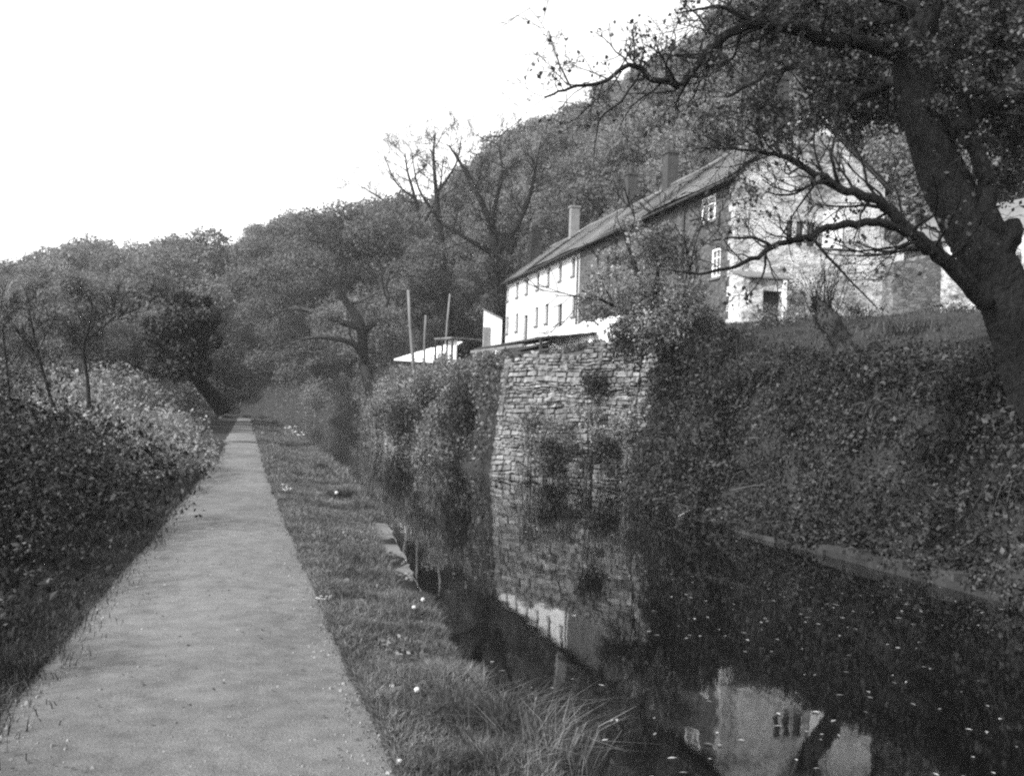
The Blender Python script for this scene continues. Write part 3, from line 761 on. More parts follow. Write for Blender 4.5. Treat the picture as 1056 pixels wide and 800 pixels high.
# planks piled in the shelter front
for i, (a, b, y, lab) in enumerate((((532, 362), (572, 353), 45.0, 'long dark plank leaning out on top of the loose timber by the plank shelter'), ((520, 368), (566, 361), 44.6, 'lower dark plank lying under the other by the plank shelter'))):
    p, q = at(*a, y), at(*b, y - 1)
    mb = MB(); dd = Vector((0.05, 0.3, 0)); u = Vector((0, 0, 0.09))
    mb.box8([p, q, q + dd, p + dd, p + u, q + u, q + dd + u, p + dd + u]); tag(mb.build('plank', M['wooddark']), lab, 'plank', 'loose planks by the shelter')
for (x0, y0, x1, y1, Y, r, lab) in ((428, 384, 421, 299, 66.5, 0.12, 'tall thick wooden pole leaning in front of the white roofed shed'), (437, 382, 439, 325, 65.5, 0.08, 'short dark pole standing beside the tall leaning pole'), (458, 352, 464, 303, 72, 0.08, 'pale thin pole behind the open end of the white roofed shed')):
    p, q = at(x0, y0, Y), at(x1, y1, Y); s, t = ST(p); p.z = min(p.z, Hf(s, t) - 0.2)
    mb = MB(); mb.smooth = True; mb.tube([p, p.lerp(q, .33) + Vector((.02, 0, 0)), p.lerp(q, .66) + Vector((-.02, 0, 0)), q], [r, r * .9, r * .8, r * .7], 8)
    tag(mb.build('wooden_pole', M['wood']), lab, 'pole', 'poles on the bank top')

# ------------------------------------------------------------------ vegetation builders
def grow(rng, base, d, L, n, wander, up):
    p = np.array(base, float); d = unit(np.array(d, float)); out = [p]
    for i in range(n):
        d = unit(d + rng.normal(size=3) * wander + np.array([0, 0, up]))
        p = p + d * L / n; out.append(p)
    return np.array(out)
def branch(mb, tips, rng, base, d, L, r, lev, P):
    n = P['seg'][lev]
    pts = grow(rng, base, d, L, n, P['wander'], P['up'])
    rad = np.linspace(r, max(r * P['taper'], P['rmin']), n + 1)
    mb.tube(pts, rad, P['sides'][lev], cap=False)
    if lev == len(P['n']):
        tips.append(pts); return
    k = P['n'][lev]; k = max(1, int(round(k + rng.uniform(-0.5, 0.5) * k * 0.4)))
    for i in range(k):
        f = P['f0'][lev] + (1 - P['f0'][lev]) * (i + rng.uniform(0.2, 0.9)) / k
        x = f * n; j = min(int(x), n - 1); q = pts[j] + (pts[j + 1] - pts[j]) * (x - j)
        dl = unit(pts[j + 1] - pts[j])
        a = unit(np.cross(dl, rng.normal(size=3)))
        th = math.radians(rng.uniform(*P['ang']))
        nd = dl * math.cos(th) + a * math.sin(th)
        branch(mb, tips, rng, q, nd, L * P['ratio'] * rng.uniform(0.7, 1.2) * (1.15 - 0.4 * f), max(P['rmin'], (r + (rad[-1] - r) * f) * 0.62), lev + 1, P)
def lobe_leaves(mb, rng, lobes, per, size, thick=0.3, bias=0.45, droop=0.3, flat=0.75):
    for (c, r, n_) in lobes:
        n = int(per * n_)
        d = unit(rng.normal(size=(n, 3))); 
        low = (d[:, 2] < -0.35) & (rng.uniform(size=n) < .6); d[low, 2] *= -rng.uniform(0.3, 1, low.sum()); d = unit(d)
        k = 1 - np.abs(rng.normal(0, thick, (n, 1)))
        bump = 1 + 0.20 * np.sin(d[:, :1] * 5 + c[0]) * np.sin(d[:, 1:2] * 6 + c[1]) + 0.12 * np.sin(d[:, 2:] * 9 + c[0] * 3 + d[:, :1] * 8)
        rr = np.array(r) if np.ndim(r) else np.array([r, r, r * flat])
        leaves(mb, np.array(c) + d * k * bump * rr, size, rng, d + np.array([0, 0, .3]), bias, droop=droop)
def wood_tree(seed, Ht, Rc, nl, per, size, base=0.28, tall=1.0):
    """a broadleaf tree: trunk mesh with limbs reaching into the clumps of its crown, crown mesh of leaves"""
    rng = np.random.RandomState(seed)
    tr_, cr = MB(), MB(); tr_.smooth = True
    zb, zt = Ht * base, Ht
    trunk = grow(rng, (0, 0, -0.4), (0, 0, 1), Ht * 0.72, 9, 0.10, 0.10)
    rt = Ht * 0.022
    tr_.tube(trunk, np.linspace(rt * 1.25, rt * 0.35, 10), 8, False)
    lobes = []
    for i in range(nl):
        f = (i + 0.5) / nl
        z = zb + (zt - zb) * (0.1 + 0.86 * f) - 0.6
        prof = math.sin(math.pi * min(1, 0.22 + 0.74 * f)) ** 0.7
        a = i * 2.399 + rng.uniform(-0.5, 0.5); ro = Rc * prof * (rng.uniform(0.5, 0.95) if i % 3 else rng.uniform(0.1, 0.4))
        c = np.array([math.cos(a) * ro, math.sin(a) * ro, z + rng.uniform(-0.6, 0.6)])
        r = Rc * rng.uniform(0.30, 0.46)
        lobes.append((c, r, r * r))
        j = min(8, max(2, int((c[2] - r * 0.5 - 1.5) / (Ht * 0.72) * 8))); b = trunk[j]
        mid = (b + c) / 2 + rng.normal(size=3) * 0.35 + np.array([0, 0, -0.3])
        pts = catmull([b, mid, c + np.array([0, 0, -0.2 * r])], 4)
        tr_.tube(pts, np.linspace(rt * 0.42, rt * 0.12, len(pts)), 5, False)
        for q in range(4):
            e = c + unit(rng.normal(size=3)) * r * 0.9
            tr_.tube(np.array([pts[-3], (pts[-3] + e) / 2 + rng.normal(size=3) * .1, e]), [rt * .16, rt * .1, rt * .05], 4, False)
    lobe_leaves(cr, rng, lobes, per, size, 0.28, 0.4)
    return tr_, cr
def place(src, loc, rz, sc, label, cat, group=None, scz=None):
    r = src['root'].copy(); C.objects.link(r)
    r.location = loc; r.rotation_euler = (0, 0, rz); r.scale = (sc, sc, scz or sc)
    tag(r, label, cat, group)
    for ch in src['parts']:
        c = ch.copy(); C.objects.link(c); c.parent = r; c.location = (0, 0, 0)
    return r
PROTO = {}
def proto_tree(key, name, trb, crb, leafmat):
    root = bpy.data.objects.new(name, None)
    a = trb.build('trunk', M['bark_wood'], None, (0, 0, 0)); b = crb.build('crown', M[leafmat], None, (0, 0, 0))
    C.objects.unlink(a); C.objects.unlink(b)
    PROTO[key] = {'root': root, 'parts': [a, b]}
for i, (h, rc, nl, per, sz, bs) in enumerate(((15, 5.2, 26, 330, 0.26, 0.06), (17, 5.0, 30, 320, 0.25, 0.08), (14, 5.6, 24, 330, 0.26, 0.05), (16, 4.3, 26, 300, 0.23, 0.1), (13, 4.6, 20, 260, 0.22, 0.06), (18, 5.4, 34, 320, 0.26, 0.06))):
    t_, c_ = wood_tree(100 + i, h, rc, nl, per, sz, bs)
    proto_tree(i, 'woodland_tree', t_, c_, 'leaf_wood')

rp = np.random.RandomState(77)
def wood(s, t, k, sc, label, group, dz=-0.2):
    if s < 183 and pl(s) - 2 < t < tr(s) + 1.5: return          # nothing grows in the canal or on the path
    place(PROTO[k], W(s, t, Hf(s, t) + dz), rp.uniform(0, 6.28), sc, label, 'tree', group)
RIDGE_X = [-20, 0, 60, 95, 130, 200, 260, 320, 380, 440, 490, 510, 560, 600, 640, 700, 760, 800]
RIDGE_Y = [285, 272, 246, 236, 252, 232, 240, 214, 206, 198, 166, 150, 112, 94, 72, 46, 0, -40]
TREE_H = [15, 17, 14, 16, 13, 18]
# hillside behind the terrace
HL = ['rounded leafy tree in the dense wood on the slope behind the cottage roof', 'leafy tree of the wood climbing the hill beyond the far end of the terrace', 'tree of the dark wood behind the big trunk and the outbuilding']
for t in (33, 39, 46, 54, 63, 73, 85, 98):
    s = 26 + rp.uniform(0, 5)
    while s < 215:
        tt = t + rp.uniform(-2, 2) - (4.5 if s > 58 and t < 50 else 0)
        x, y, dep = pix(W(s, tt, Hf(s, tt) + 10))
        if -40 < x < 1130 and not (s < 46 and tt < 34):
            lab = HL[2] if x > 905 else (HL[0] if x > 560 else HL[1])
            g = Hf(s, tt); k = int(rp.choice([0, 1, 2, 3, 5, 0, 5])); top = CAMZ + (424 + (x - 528) * .033 - float(ip(x, RIDGE_X, RIDGE_Y))) * dep / F - g
            sc = min(rp.uniform(0.85, 1.2), top * rp.uniform(.85, .98) / TREE_H[k])
            if sc > .35: wood(s, tt, k, sc, lab, ['wood behind the cottage roof', 'wood beyond the end of the terrace', 'wood behind the outbuilding'][HL.index(lab)])
        s += rp.uniform(6, 9) * (1 + s / 300)
# far bank wood past the sheds, along the water
for s, t, k, sc in ((92, 20, 3, .9), (100, 16, 0, .8), (104, 23, 1, .9), (112, 13.5, 2, .8), (118, 19, 5, .85), (124, 12, 0, .8), (128, 22, 1, .9), (136, 9, 2, .8), (140, 17, 5, .9), (148, 4, 0, .8), (152, 13, 1, .9), (160, -2, 2, .8), (162, 8, 5, .95), (170, -9, 0, .9), (172, 2, 1, .95), (180, -16, 5, .9), (184, -4, 2, 1.0), (176, 14, 3, 1.0), (190, 8, 0, 1.1), (200, -12, 1, 1.1), (205, 2, 5, 1.2), (196, -24, 2, 1.1), (166, 20, 3, 1.0), (150, 22, 5, 1.0), (186, -20, 5, 1.15), (194, -10, 5, 1.2), (198, -18, 1, 1.2), (188, -28, 1, 1.15), (182, -34, 5, 1.1), (202, 6, 5, 1.3), (110, 28, 5, 1.0), (122, 28, 1, 1.0), (135, 28, 5, 1.05), (100, 27, 5, .95)):
    wood(s, t, k, sc, 'leafy tree of the wood lining the far end of the canal', 'wood at the far end of the canal')
# wood to the left, beyond the hedge: heights follow the gentle rise of the wood's skyline
SKY_X, SKY_Y = [-60, 0, 60, 95, 130, 200, 260, 320, 380], [290, 272, 246, 236, 252, 232, 238, 225, 215]
TREE_H = [15, 17, 14, 16, 13, 18]
for s in np.arange(58, 190, 6.2):
    for t in np.arange(-8, -75, -6.5):
        ss, tt = s + rp.uniform(-2, 2), t + rp.uniform(-2, 2) - float(bend(s)) * .8
        g = Hf(ss, tt); x, y, dep = pix(W(ss, tt, g + 6))
        if not (-70 < x < 300) or (ss > 96 and tt > -17 - float(bend(ss)) * .8): continue
        hor = 424 + (x - 528) * .033
        top = CAMZ + (hor - ip(x, SKY_X, SKY_Y)) * dep / F - g
        k = int(rp.choice([0, 1, 2, 3, 4, 5, 0, 2])); hh = min(top, rp.uniform(12, 19)) * rp.uniform(.72, 1.0)
        if hh > 4: wood(ss, tt, k, max(.45, hh / TREE_H[k]), 'leafy tree of the rising wood beyond the bramble hedge', 'wood beyond the bramble hedge')

for s in (186, 195, 205, 216):
    for t in np.arange(-60, 40, 6.5):
        wood(s + rp.uniform(-3, 3), t + rp.uniform(-2, 2), int(rp.choice([0, 1, 2, 3, 5])), rp.uniform(.75, 1.0), 'leafy tree of the wood lining the far end of the canal', 'wood at the far end of the canal')
# the tallest trees of the wood, that make its skyline
for i, x in enumerate(np.arange(-16, 780, 15)):
    y = float(ip(x, RIDGE_X, RIDGE_Y)) + rp.uniform(-6, 10)
    dep = rp.uniform(112, 135) if x < 230 else (rp.uniform(188, 205) if x < 390 else rp.uniform(115, 140))
    p = at(x, y, dep); s, t = ST(p); g = Hf(s, t); hh = p.z - g
    k = int(rp.choice([0, 1, 2, 5])); hh = min(hh, 27)
    if hh > 6:
        a = ('leafy tree of the rising wood beyond the bramble hedge', 'wood beyond the bramble hedge') if x < 230 else (('leafy tree of the wood lining the far end of the canal', 'wood at the far end of the canal') if x < 390 else ((HL[1], 'wood beyond the end of the terrace') if x < 560 else (HL[0], 'wood behind the cottage roof')))
        wood(s, t, k, hh / TREE_H[k] * .97, *a)

# the broad oak on the far bank and the leaning dark tree by the towpath: trees of their own
def own_tree(name, label, base, limbs, lobes, per, size, leafmat, barkmat='bark_wood', cat='tree'):
    """limbs: list of pixel polylines [(px,py,depth,radius px)]; lobes: [(px,py,depth,radius px)]"""
    rng = np.random.RandomState(len(label) * 7 + int(abs(base.x) * 10))
    root = empty(name, base, label, cat)
    tb, cb = MB(), MB(); tb.smooth = True; tips = []
    for l in limbs:
        a = np.array([list(at(x, y, Y)) + [r * Y / F] for x, y, Y, r in l]); a = catmull(a, 4)
        tb.tube(a[:, :3], a[:, 3], 8, False)
        P = dict(seg=[3, 3, 2], n=[3, 2], ratio=0.6, ang=(25, 65), wander=0.18, up=0.05, taper=0.5, rmin=0.012, sides=[4, 4, 3], f0=[.2, .2])
        for i in range(max(2, len(a) // 3), len(a) - 1, 2):
            if a[i, 3] < 0.30 and leafmat != 'leaf_dark': branch(tb, tips, rng, a[i, :3], a[i + 1, :3] - a[i, :3] + rng.normal(size=3) * a[i, 3] * 3, 1.6 + a[i, 3] * 4, a[i, 3] * 0.4, 0, P)
    tb.build('trunk', M[barkmat], root)
    L = [(np.array(at(x, y, Y)), r * Y / F, (r * Y / F) ** 2) for x, y, Y, r in lobes]
    lobe_leaves(cb, rng, L, per, size, 0.3, 0.4)
    cb.build('crown', M[leafmat], root)
    return root
rl = np.random.RandomState(3)
oak_l = []
for x, y, r in ((262, 262, 24), (290, 245, 26), (322, 232, 26), (355, 226, 26), (390, 226, 28), (420, 240, 24), (440, 262, 22), (450, 290, 18), (250, 292, 22), (282, 285, 26), (318, 275, 28), (352, 262, 24), (388, 262, 26), (415, 280, 20), (265, 322, 22), (300, 318, 26), (335, 330, 18), (420, 312, 18), (400, 330, 16), (290, 350, 22), (320, 362, 22), (410, 355, 16), (270, 375, 20), (300, 388, 20), (335, 385, 20), (340, 248, 24), (375, 245, 26), (305, 262, 24), (400, 258, 22), (345, 295, 24), (375, 290, 20), (425, 262, 22), (275, 305, 22), (320, 305, 22), (395, 235, 24), (440, 280, 20), (310, 245, 22), (365, 235, 22)):
    oak_l.append((x, y, 90 + rl.uniform(-5, 5), r))
own_tree('oak_tree', 'broad leafy oak with dark twisting limbs on the far bank by the white roofed shed', ground(385, 90),
         [[(386, 412, 90, 7), (378, 385, 90, 6), (374, 360, 90, 5.5), (372, 335, 89, 5), (362, 318, 89, 4), (350, 300, 89, 3), (352, 280, 89, 2.2), (362, 262, 89, 1.5)],
          [(372, 338, 89, 4), (345, 330, 88, 3), (325, 322, 87, 2.4), (305, 318, 87, 1.8), (285, 322, 87, 1.2)],
          [(373, 345, 90, 4), (392, 325, 89, 3), (400, 305, 89, 2.4), (392, 290, 89, 2), (402, 270, 89, 1.4), (420, 255, 89, 1)],
          [(378, 375, 90, 4), (365, 355, 88, 3), (335, 348, 87, 2.2), (310, 350, 86, 1.4)]], oak_l, 420, 0.22, 'leaf_wood')
lean_l = [(x, y, 44 + rl.uniform(-1.2, 1.2), r * 1.2) for x, y, r in ((165, 350, 15), (185, 335, 20), (205, 345, 16), (175, 365, 16), (195, 362, 18), (215, 330, 12), (160, 335, 10), (190, 312, 13), (210, 312, 9), (185, 382, 16), (206, 380, 13), (165, 380, 14), (222, 352, 9))]
own_tree('leaning_tree', 'small dark bushy tree with thick trunk leaning over the towpath hedge', ground(228, 45),
         [[(231, 426, 45, 8), (222, 412, 45, 8), (208, 396, 45, 7), (196, 380, 45, 5), (190, 355, 44, 3), (188, 325, 44, 1.5), (190, 290, 44, .7)], [(196, 382, 45, 4), (178, 368, 44, 2.5), (165, 345, 43, 1.2)], [(192, 365, 44, 3), (205, 345, 44, 2), (215, 320, 44, 1)]],
         lean_l, 3000, 0.13, 'leaf_dark', 'bark')

# bare trees
def bare_tree(name, label, base, mains, L, r_twig, levels=2, cat='tree', seed=1, ivy=None, group=None, buds=0, n=(5, 5)):
    rng = np.random.RandomState(seed)
    root = empty(name, base, label, cat, group)
    tb = MB(); tb.smooth = True; tips = []
    P = dict(seg=[5, 4, 3], n=list(n)[:levels], ratio=0.55, ang=(22, 60), wander=0.16, up=0.08, taper=0.4, rmin=r_twig, sides=[5, 4, 3], f0=[.25, .2])
    for l in mains:
        a = np.array([list(at(x, y, Y)) + [r * Y / F * (.68 if Y > 50 else .6)] for x, y, Y, r in l]); a = catmull(a, 5)
        tb.tube(a[:, :3], a[:, 3], 9, False)
        k = len(a)
        for i in range(int(k * 0.35), k, 1):
            if rng.uniform() < 0.75:
                dl = unit(a[min(i + 1, k - 1), :3] - a[i - 1, :3]); sd = unit(np.cross(dl, rng.normal(size=3)))
                branch(tb, tips, rng, a[i, :3], dl * 0.75 + sd, L * rng.uniform(0.5, 1.1), min(a[i, 3] * 0.55, L * .02), 0, P)
    tb.build('trunk', M['bark'], root)
    if buds:
        cb = MB(); p = np.concatenate([t[-2:] for t in tips]); p = p[rng.randint(0, len(p), buds)] + rng.normal(size=(buds, 3)) * L * .03
        leaves(cb, p, L * 0.05, rng); cb.build('new_leaves', M['leaf_wood'], root)
    if ivy:
        iv = MB()
        for (x, y, Y, rx, ry, nn_) in ivy:
            c = np.array(at(x, y, Y)); d_ = unit(rng.normal(size=(nn_, 3)))
            leaves(iv, c + d_ * np.array([rx, rx, ry]) * Y / F * rng.uniform(.6, 1.05, (nn_, 1)), .16, rng, d_, .5, droop=.6)
        iv.build('ivy', M['leaf_dark'], root)
bare_tree('bare_tree', 'bare tree with forked twiggy top rising above the oak crown', ground(438, 104),
          [[(440, 400, 104, 6), (438, 300, 104, 5), (436, 245, 104, 3.6), (428, 205, 104, 2.6), (420, 176, 104, 1.6), (418, 158, 104, .8)], [(436, 240, 104, 3), (412, 220, 103, 2), (390, 203, 103, 1.3), (368, 190, 103, .7)], [(436, 232, 104, 2.6), (452, 200, 105, 1.6), (457, 165, 105, .8)], [(428, 205, 104, 2), (408, 188, 104, 1.2), (396, 160, 104, .7)]], 2.7, 0.011, seed=5, buds=900, n=(6, 6))
bare_tree('bare_tree', 'tall straight bare tree between the other two bare trees', ground(462, 98),
          [[(470, 390, 98, 8), (460, 310, 98, 6), (455, 250, 98, 5), (450, 200, 98, 3.5), (447, 160, 98, 2), (449, 138, 98, .9)], [(452, 225, 98, 3), (432, 195, 97, 1.6), (425, 160, 97, .8)], [(450, 200, 98, 2.6), (470, 170, 99, 1.5), (476, 140, 99, .8)]], 2.7, 0.011, seed=6, buds=900, n=(6, 6), ivy=[(462, 300, 98, 9, 40, 1200)])
bare_tree('bare_tree', 'large bare ivy clad tree with spreading limbs at the far end of the terrace', ground(512, 84),
          [[(514, 345, 84, 13), (511, 300, 84, 10), (510, 265, 84, 8), (507, 235, 84, 6), (492, 200, 84, 4.2), (477, 172, 84, 2.8), (463, 150, 84, 1.2)], [(510, 262, 84, 7), (530, 238, 84, 5), (545, 205, 84, 3.5), (552, 175, 84, 2), (556, 152, 84, 1)], [(507, 238, 84, 5), (512, 205, 83, 3.4), (518, 178, 83, 2), (514, 150, 83, .9)], [(509, 262, 84, 5), (480, 245, 83, 3), (462, 235, 83, 1.6)]],
          2.7, 0.011, seed=7, buds=1800, n=(6, 6), ivy=[(513, 315, 84, 15, 30, 2600), (510, 280, 84, 12, 25, 2000), (525, 250, 84, 9, 14, 900)])
bare_tree('thorn_tree', 'thin bare thorn tree rising out of the brambles beyond the near hedge', ground(90, 24),
          [[(92, 420, 24, 4), (90, 390, 24, 3.2), (86, 360, 24, 2.6), (92, 335, 24, 1.8), (96, 312, 24, .8)], [(88, 365, 24, 2.2), (72, 345, 24, 1.4), (64, 330, 24, .7)], [(90, 350, 24, 1.8), (112, 332, 24, 1.2), (126, 318, 24, .5)]], 0.7, 0.005, seed=8, buds=300)
bare_tree('thorn_tree', 'leaning bare sapling at the left end of the hedge', ground(30, 20),
          [[(55, 420, 20, 3), (45, 385, 20, 2.4), (36, 350, 20, 1.8), (30, 320, 20, .8)], [(42, 372, 20, 2), (20, 345, 20, 1.2), (6, 320, 20, .6)], [(10, 410, 19, 2.4), (6, 370, 19, 1.8), (2, 330, 19, .8)]], 0.6, 0.004, seed=9, buds=250)

# ------------------------------------------------------------------ bushes
def bush(name, label, lobes, per, size, leafmat, cat='bush', group=None, stems=10, flat=0.8, thick=0.3, droop=0.3, bias=0.35, wild=0):
    """lobes: [(centre Vector, (rx, ry, rz))]"""
    rng = np.random.RandomState(abs(hash((round(lobes[0][0].x, 2), round(lobes[0][0].y, 2)))) % 99991)
    c0 = lobes[0][0]; s, t = ST(c0)
    base = Vector((c0.x, c0.y, min(Hf(s, t), c0.z)))
    root = empty(name, base, label, cat, group)
    sb = MB(); sb.smooth = True; ends = []
    for i in range(stems):
        c, r = lobes[i % len(lobes)]
        d = unit(rng.normal(size=3)); d[2] = abs(d[2])
        e = np.array(c) + d * np.array(r) * rng.uniform(0.8, 1.4 if wild else 1.05); b = np.array([c.x + rng.uniform(-.3, .3) * r[0], c.y + rng.uniform(-.3, .3) * r[1], base.z - .1])
        m = (b + e) / 2 + np.array([0, 0, .25 * r[2]])
        pts = catmull([b, m, e], 4); sb.tube(pts, np.linspace(size * .16, size * .05, len(pts)), 4, False); ends.append(pts)
    sb.build('stems', M['bark'], root)
    lb = MB()
    L = [(np.array(c), np.array(r), (r[0] * r[1] + r[0] * r[2] + r[1] * r[2]) / 3) for c, r in lobes]
    lobe_leaves(lb, rng, L, per * .62, size * .72, thick, bias, droop); lobe_leaves(lb, rng, [(c + rng.normal(size=3) * r * .12, r * rng.uniform(.9, 1.15), a) for c, r, a in L], per * .26, size * 1.25, thick, bias, droop)
    if wild:
        p = np.concatenate(ends); p = p[rng.randint(0, len(p), wild)] + rng.normal(size=(wild, 3)) * size
        leaves(lb, p, size * .9, rng)
    lb.build('foliage', M[leafmat], root)
    return root
def lob(s, t, z, rs, rt, rz): return (W(s, t, z), (rt, rs, rz))
def lobes_run(s0, s1, t, h, wt, n, seed):
    q = np.random.RandomState(seed); out = []
    for i in range(n):
        s = s0 + (s1 - s0) * (i + q.uniform(.2, .8)) / n; tt = t + q.uniform(-.5, .5) * wt; k = q.uniform(.75, 1.1)
        hz = h * k * (1.0 if tt < t + .1 * wt else .72)
        out.append(lob(s, tt, hz * .48, (s1 - s0) / n * 1.0 + .3, wt * .42, hz * .55))
    return out
HG = 'bramble bushes of the hedge along the towpath'
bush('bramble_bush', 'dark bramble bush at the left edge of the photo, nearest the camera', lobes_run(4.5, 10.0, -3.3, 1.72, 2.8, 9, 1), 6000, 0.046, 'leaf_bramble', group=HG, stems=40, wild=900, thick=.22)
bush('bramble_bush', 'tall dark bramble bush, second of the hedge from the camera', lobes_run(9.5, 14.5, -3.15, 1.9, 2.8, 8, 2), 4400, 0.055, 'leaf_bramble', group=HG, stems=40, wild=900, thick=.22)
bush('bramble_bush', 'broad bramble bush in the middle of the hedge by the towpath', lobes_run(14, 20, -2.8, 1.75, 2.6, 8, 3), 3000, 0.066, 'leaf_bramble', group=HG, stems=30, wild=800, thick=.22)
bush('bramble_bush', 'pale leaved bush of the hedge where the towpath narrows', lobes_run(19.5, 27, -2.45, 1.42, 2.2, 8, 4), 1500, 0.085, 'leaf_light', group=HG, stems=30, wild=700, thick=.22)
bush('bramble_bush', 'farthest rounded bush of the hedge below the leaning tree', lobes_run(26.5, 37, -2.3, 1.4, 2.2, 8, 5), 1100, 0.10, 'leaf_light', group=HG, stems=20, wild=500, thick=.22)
SG = 'scrub bushes behind the hedge'
for i, (s, t, h, r, lm, lab) in enumerate(((16, -7.5, 2.0, 3.0, 'leaf_bramble', 'dark scrub bush behind the near brambles'), (24, -7, 2.2, 3.2, 'leaf_bramble', 'scrub bush at the foot of the bare thorn tree'), (34, -9.5, 2.6, 3.6, 'leaf_light', 'tall pale scrub bush left of the leaning tree'), (36, -5, 2.3, 2.4, 'leaf_light', 'pale scrub bush just behind the end of the hedge'), (46, -12, 3.2, 4.0, 'leaf_light', 'large rounded scrub bush behind the thorn tree'), (48, -5.5, 3.0, 3.0, 'leaf_light', 'scrub bush beyond the leaning tree'), (30, -14, 2.8, 3.5, 'leaf_bramble', 'scrub bush far left below the wood'), (58, -8, 3.6, 3.6, 'leaf_light', 'scrub bush where the towpath disappears'), (70, -5, 3.2, 3.0, 'leaf_light', 'distant scrub bush beside the far towpath'), (42, -20, 4.0, 4.5, 'leaf_light', 'big scrub bush at the left foot of the wood'), (90, -5.5, 4, 3.5, 'leaf_light', 'farthest scrub bush beside the towpath bend'))):
    q = np.random.RandomState(50 + i); g = Hf(s, t)
    bush('scrub_bush', lab, [(W(s + q.uniform(-1, 1) * r * .5, t + q.uniform(-1, 1) * r * .5, g + h * q.uniform(.35, .6)), (r * .55, r * .55, h * q.uniform(.38, .5))) for _ in range(7)], 330 if s > 30 else 700, 0.10 + s * 0.0012, lm, group=SG, stems=14, wild=300)
# bank bushes left of the retaining wall
BG = 'bushes hanging on the bank below the sheds'
for i, (px, py, Y, rx, ry, lm, lab) in enumerate(((402, 440, 66, 18, 40, 'leaf_light', 'pale bush at the far end of the bank under the white shed'), (418, 400, 62, 22, 24, 'leaf_light', 'light bush directly below the tall leaning pole'), (432, 446, 58, 22, 36, 'leaf_dark', 'dark overhanging bush at the water below the shed'), (452, 402, 55, 24, 28, 'leaf_light', 'pale bush below the open end of the shed'), (462, 448, 50, 26, 36, 'leaf_light', 'bush trailing in the water in the middle of the bank'), (482, 396, 48, 22, 26, 'leaf_light', 'bush below the end of the plank shelter'), (492, 440, 44, 20, 46, 'leaf_dark', 'dark bush tucked against the retaining wall corner'))):
    q = np.random.RandomState(150 + i); k = Y / F; sh = W(0, -.7, 0)
    bush('bank_bush', lab, [(at(px + q.uniform(-.5, .5) * rx, py + q.uniform(-.7, .7) * ry, Y + q.uniform(-1.2, 1.2)) + sh, (rx * .6 * k, 1.2, ry * .5 * k)) for _ in range(8)], 900, 0.12, lm, group=BG, stems=16, wild=400, droop=.8, thick=.35)
FG = 'bushes along the far end of the canal'
for i, s in enumerate((92, 99, 106, 113, 121, 129, 137, 145, 153, 161)):
    q = np.random.RandomState(550 + i); t = float(tr(s)) + 2.6; g = Hf(s, t)
    bush('waterside_bush', 'leafy bush hanging over the far end of the canal under the wood', [(W(s + q.uniform(-2.5, 2.5), t + q.uniform(-1.2, 1.5), g + q.uniform(.2, 2.4)), (2.2, 2.0, 1.6)) for _ in range(7)], 200, .20, 'leaf_light' if s > 104 else 'leaf_wood', group=FG, stems=8)
# plants in the retaining wall
def at_wall(px, py, out=0.15):
    d = ray(px, py); n = nn; z = 1.5
    q = Vector((0, 0, CAMZ))
    for _ in range(4):
        num = (B1 - n * (0.11 * (z + 0.8)) + n * (out + .1) - q); num.z = 0
        k = num.dot(n) / (Vector((d.x, d.y, 0)).dot(n)); z = (q + d * k).z
    return q + d * k
p = at_wall(613, 397)
bush('wall_shrub', 'dark round shrub growing out of the stone retaining wall', [(p + Vector((q * .2 - .2, -.1, w_)), (.36, .36, .38)) for q, w_ in ((0, 0), (1, .2), (2, -.05), (1, -.25))], 3200, 0.08, 'leaf_dark', 'shrub', stems=10)
for px, py, rx, ry, n_, lm, lab in ((568, 470, 26, 24, 9, 'leaf_light', 'leafy plant at the waterline on the left half of the retaining wall'), (635, 440, 22, 20, 7, 'leaf_light', 'weeds on the right half of the retaining wall under the round shrub'), (600, 482, 34, 26, 12, 'leaf_dark', 'dark bush overhanging the water at the foot of the retaining wall'), (548, 452, 20, 34, 7, 'leaf_light', 'climbing plant on the left part of the retaining wall'), (590, 440, 40, 18, 8, 'leaf_light', 'pale weeds clinging halfway up the retaining wall'), (652, 470, 16, 34, 7, 'leaf_light', 'hanging plant at the right edge of the retaining wall')):
    q = np.random.RandomState(px); k = 36 / F
    L = []
    for i in range(n_):
        x, y = px + q.uniform(-1, 1) * rx, py + q.uniform(-1, 1) * ry
        L.append((at_wall(x, y, .45 if py == 482 else .25), (rx * .42 * k, .4, ry * .42 * k)))
    bush('wall_plant', lab, L, 3400 if lm == 'leaf_dark' else 1700, 0.085, lm, 'plant', 'plants on the retaining wall', stems=8, thick=.4)

# the large leafy tree in front of the cottages
big = []
rb = np.random.RandomState(12)
for x, y, r in ((668, 250, 22), (640, 270, 24), (690, 275, 26), (660, 300, 28), (705, 310, 26), (632, 310, 22), (718, 345, 26), (680, 340, 30), (645, 345, 20), (706, 382, 28), (688, 398, 20), (722, 400, 22), (705, 432, 26), (715, 445, 26), (690, 452, 18), (706, 475, 24), (722, 490, 20), (690, 498, 16), (700, 505, 22), (612, 300, 14), (650, 232, 14), (685, 238, 14), (625, 285, 18), (715, 300, 20), (700, 250, 16), (728, 325, 16), (615, 325, 18), (605, 310, 14), (650, 320, 26), (690, 310, 24), (725, 370, 18), (640, 365, 18), (675, 265, 22), (660, 360, 24)):
    big.append((x, y, 30 + rb.uniform(-1.3, 1.3), r))
up_ = [b for b in big if b[1] < 350]; dn_ = [b for b in big if b[1] >= 330] + [(730, 412, 25.5, 30), (742, 455, 24.6, 30), (738, 498, 24.2, 26), (708, 465, 26, 26), (716, 520, 24, 18), (752, 420, 25, 22), (725, 372, 27, 26)]
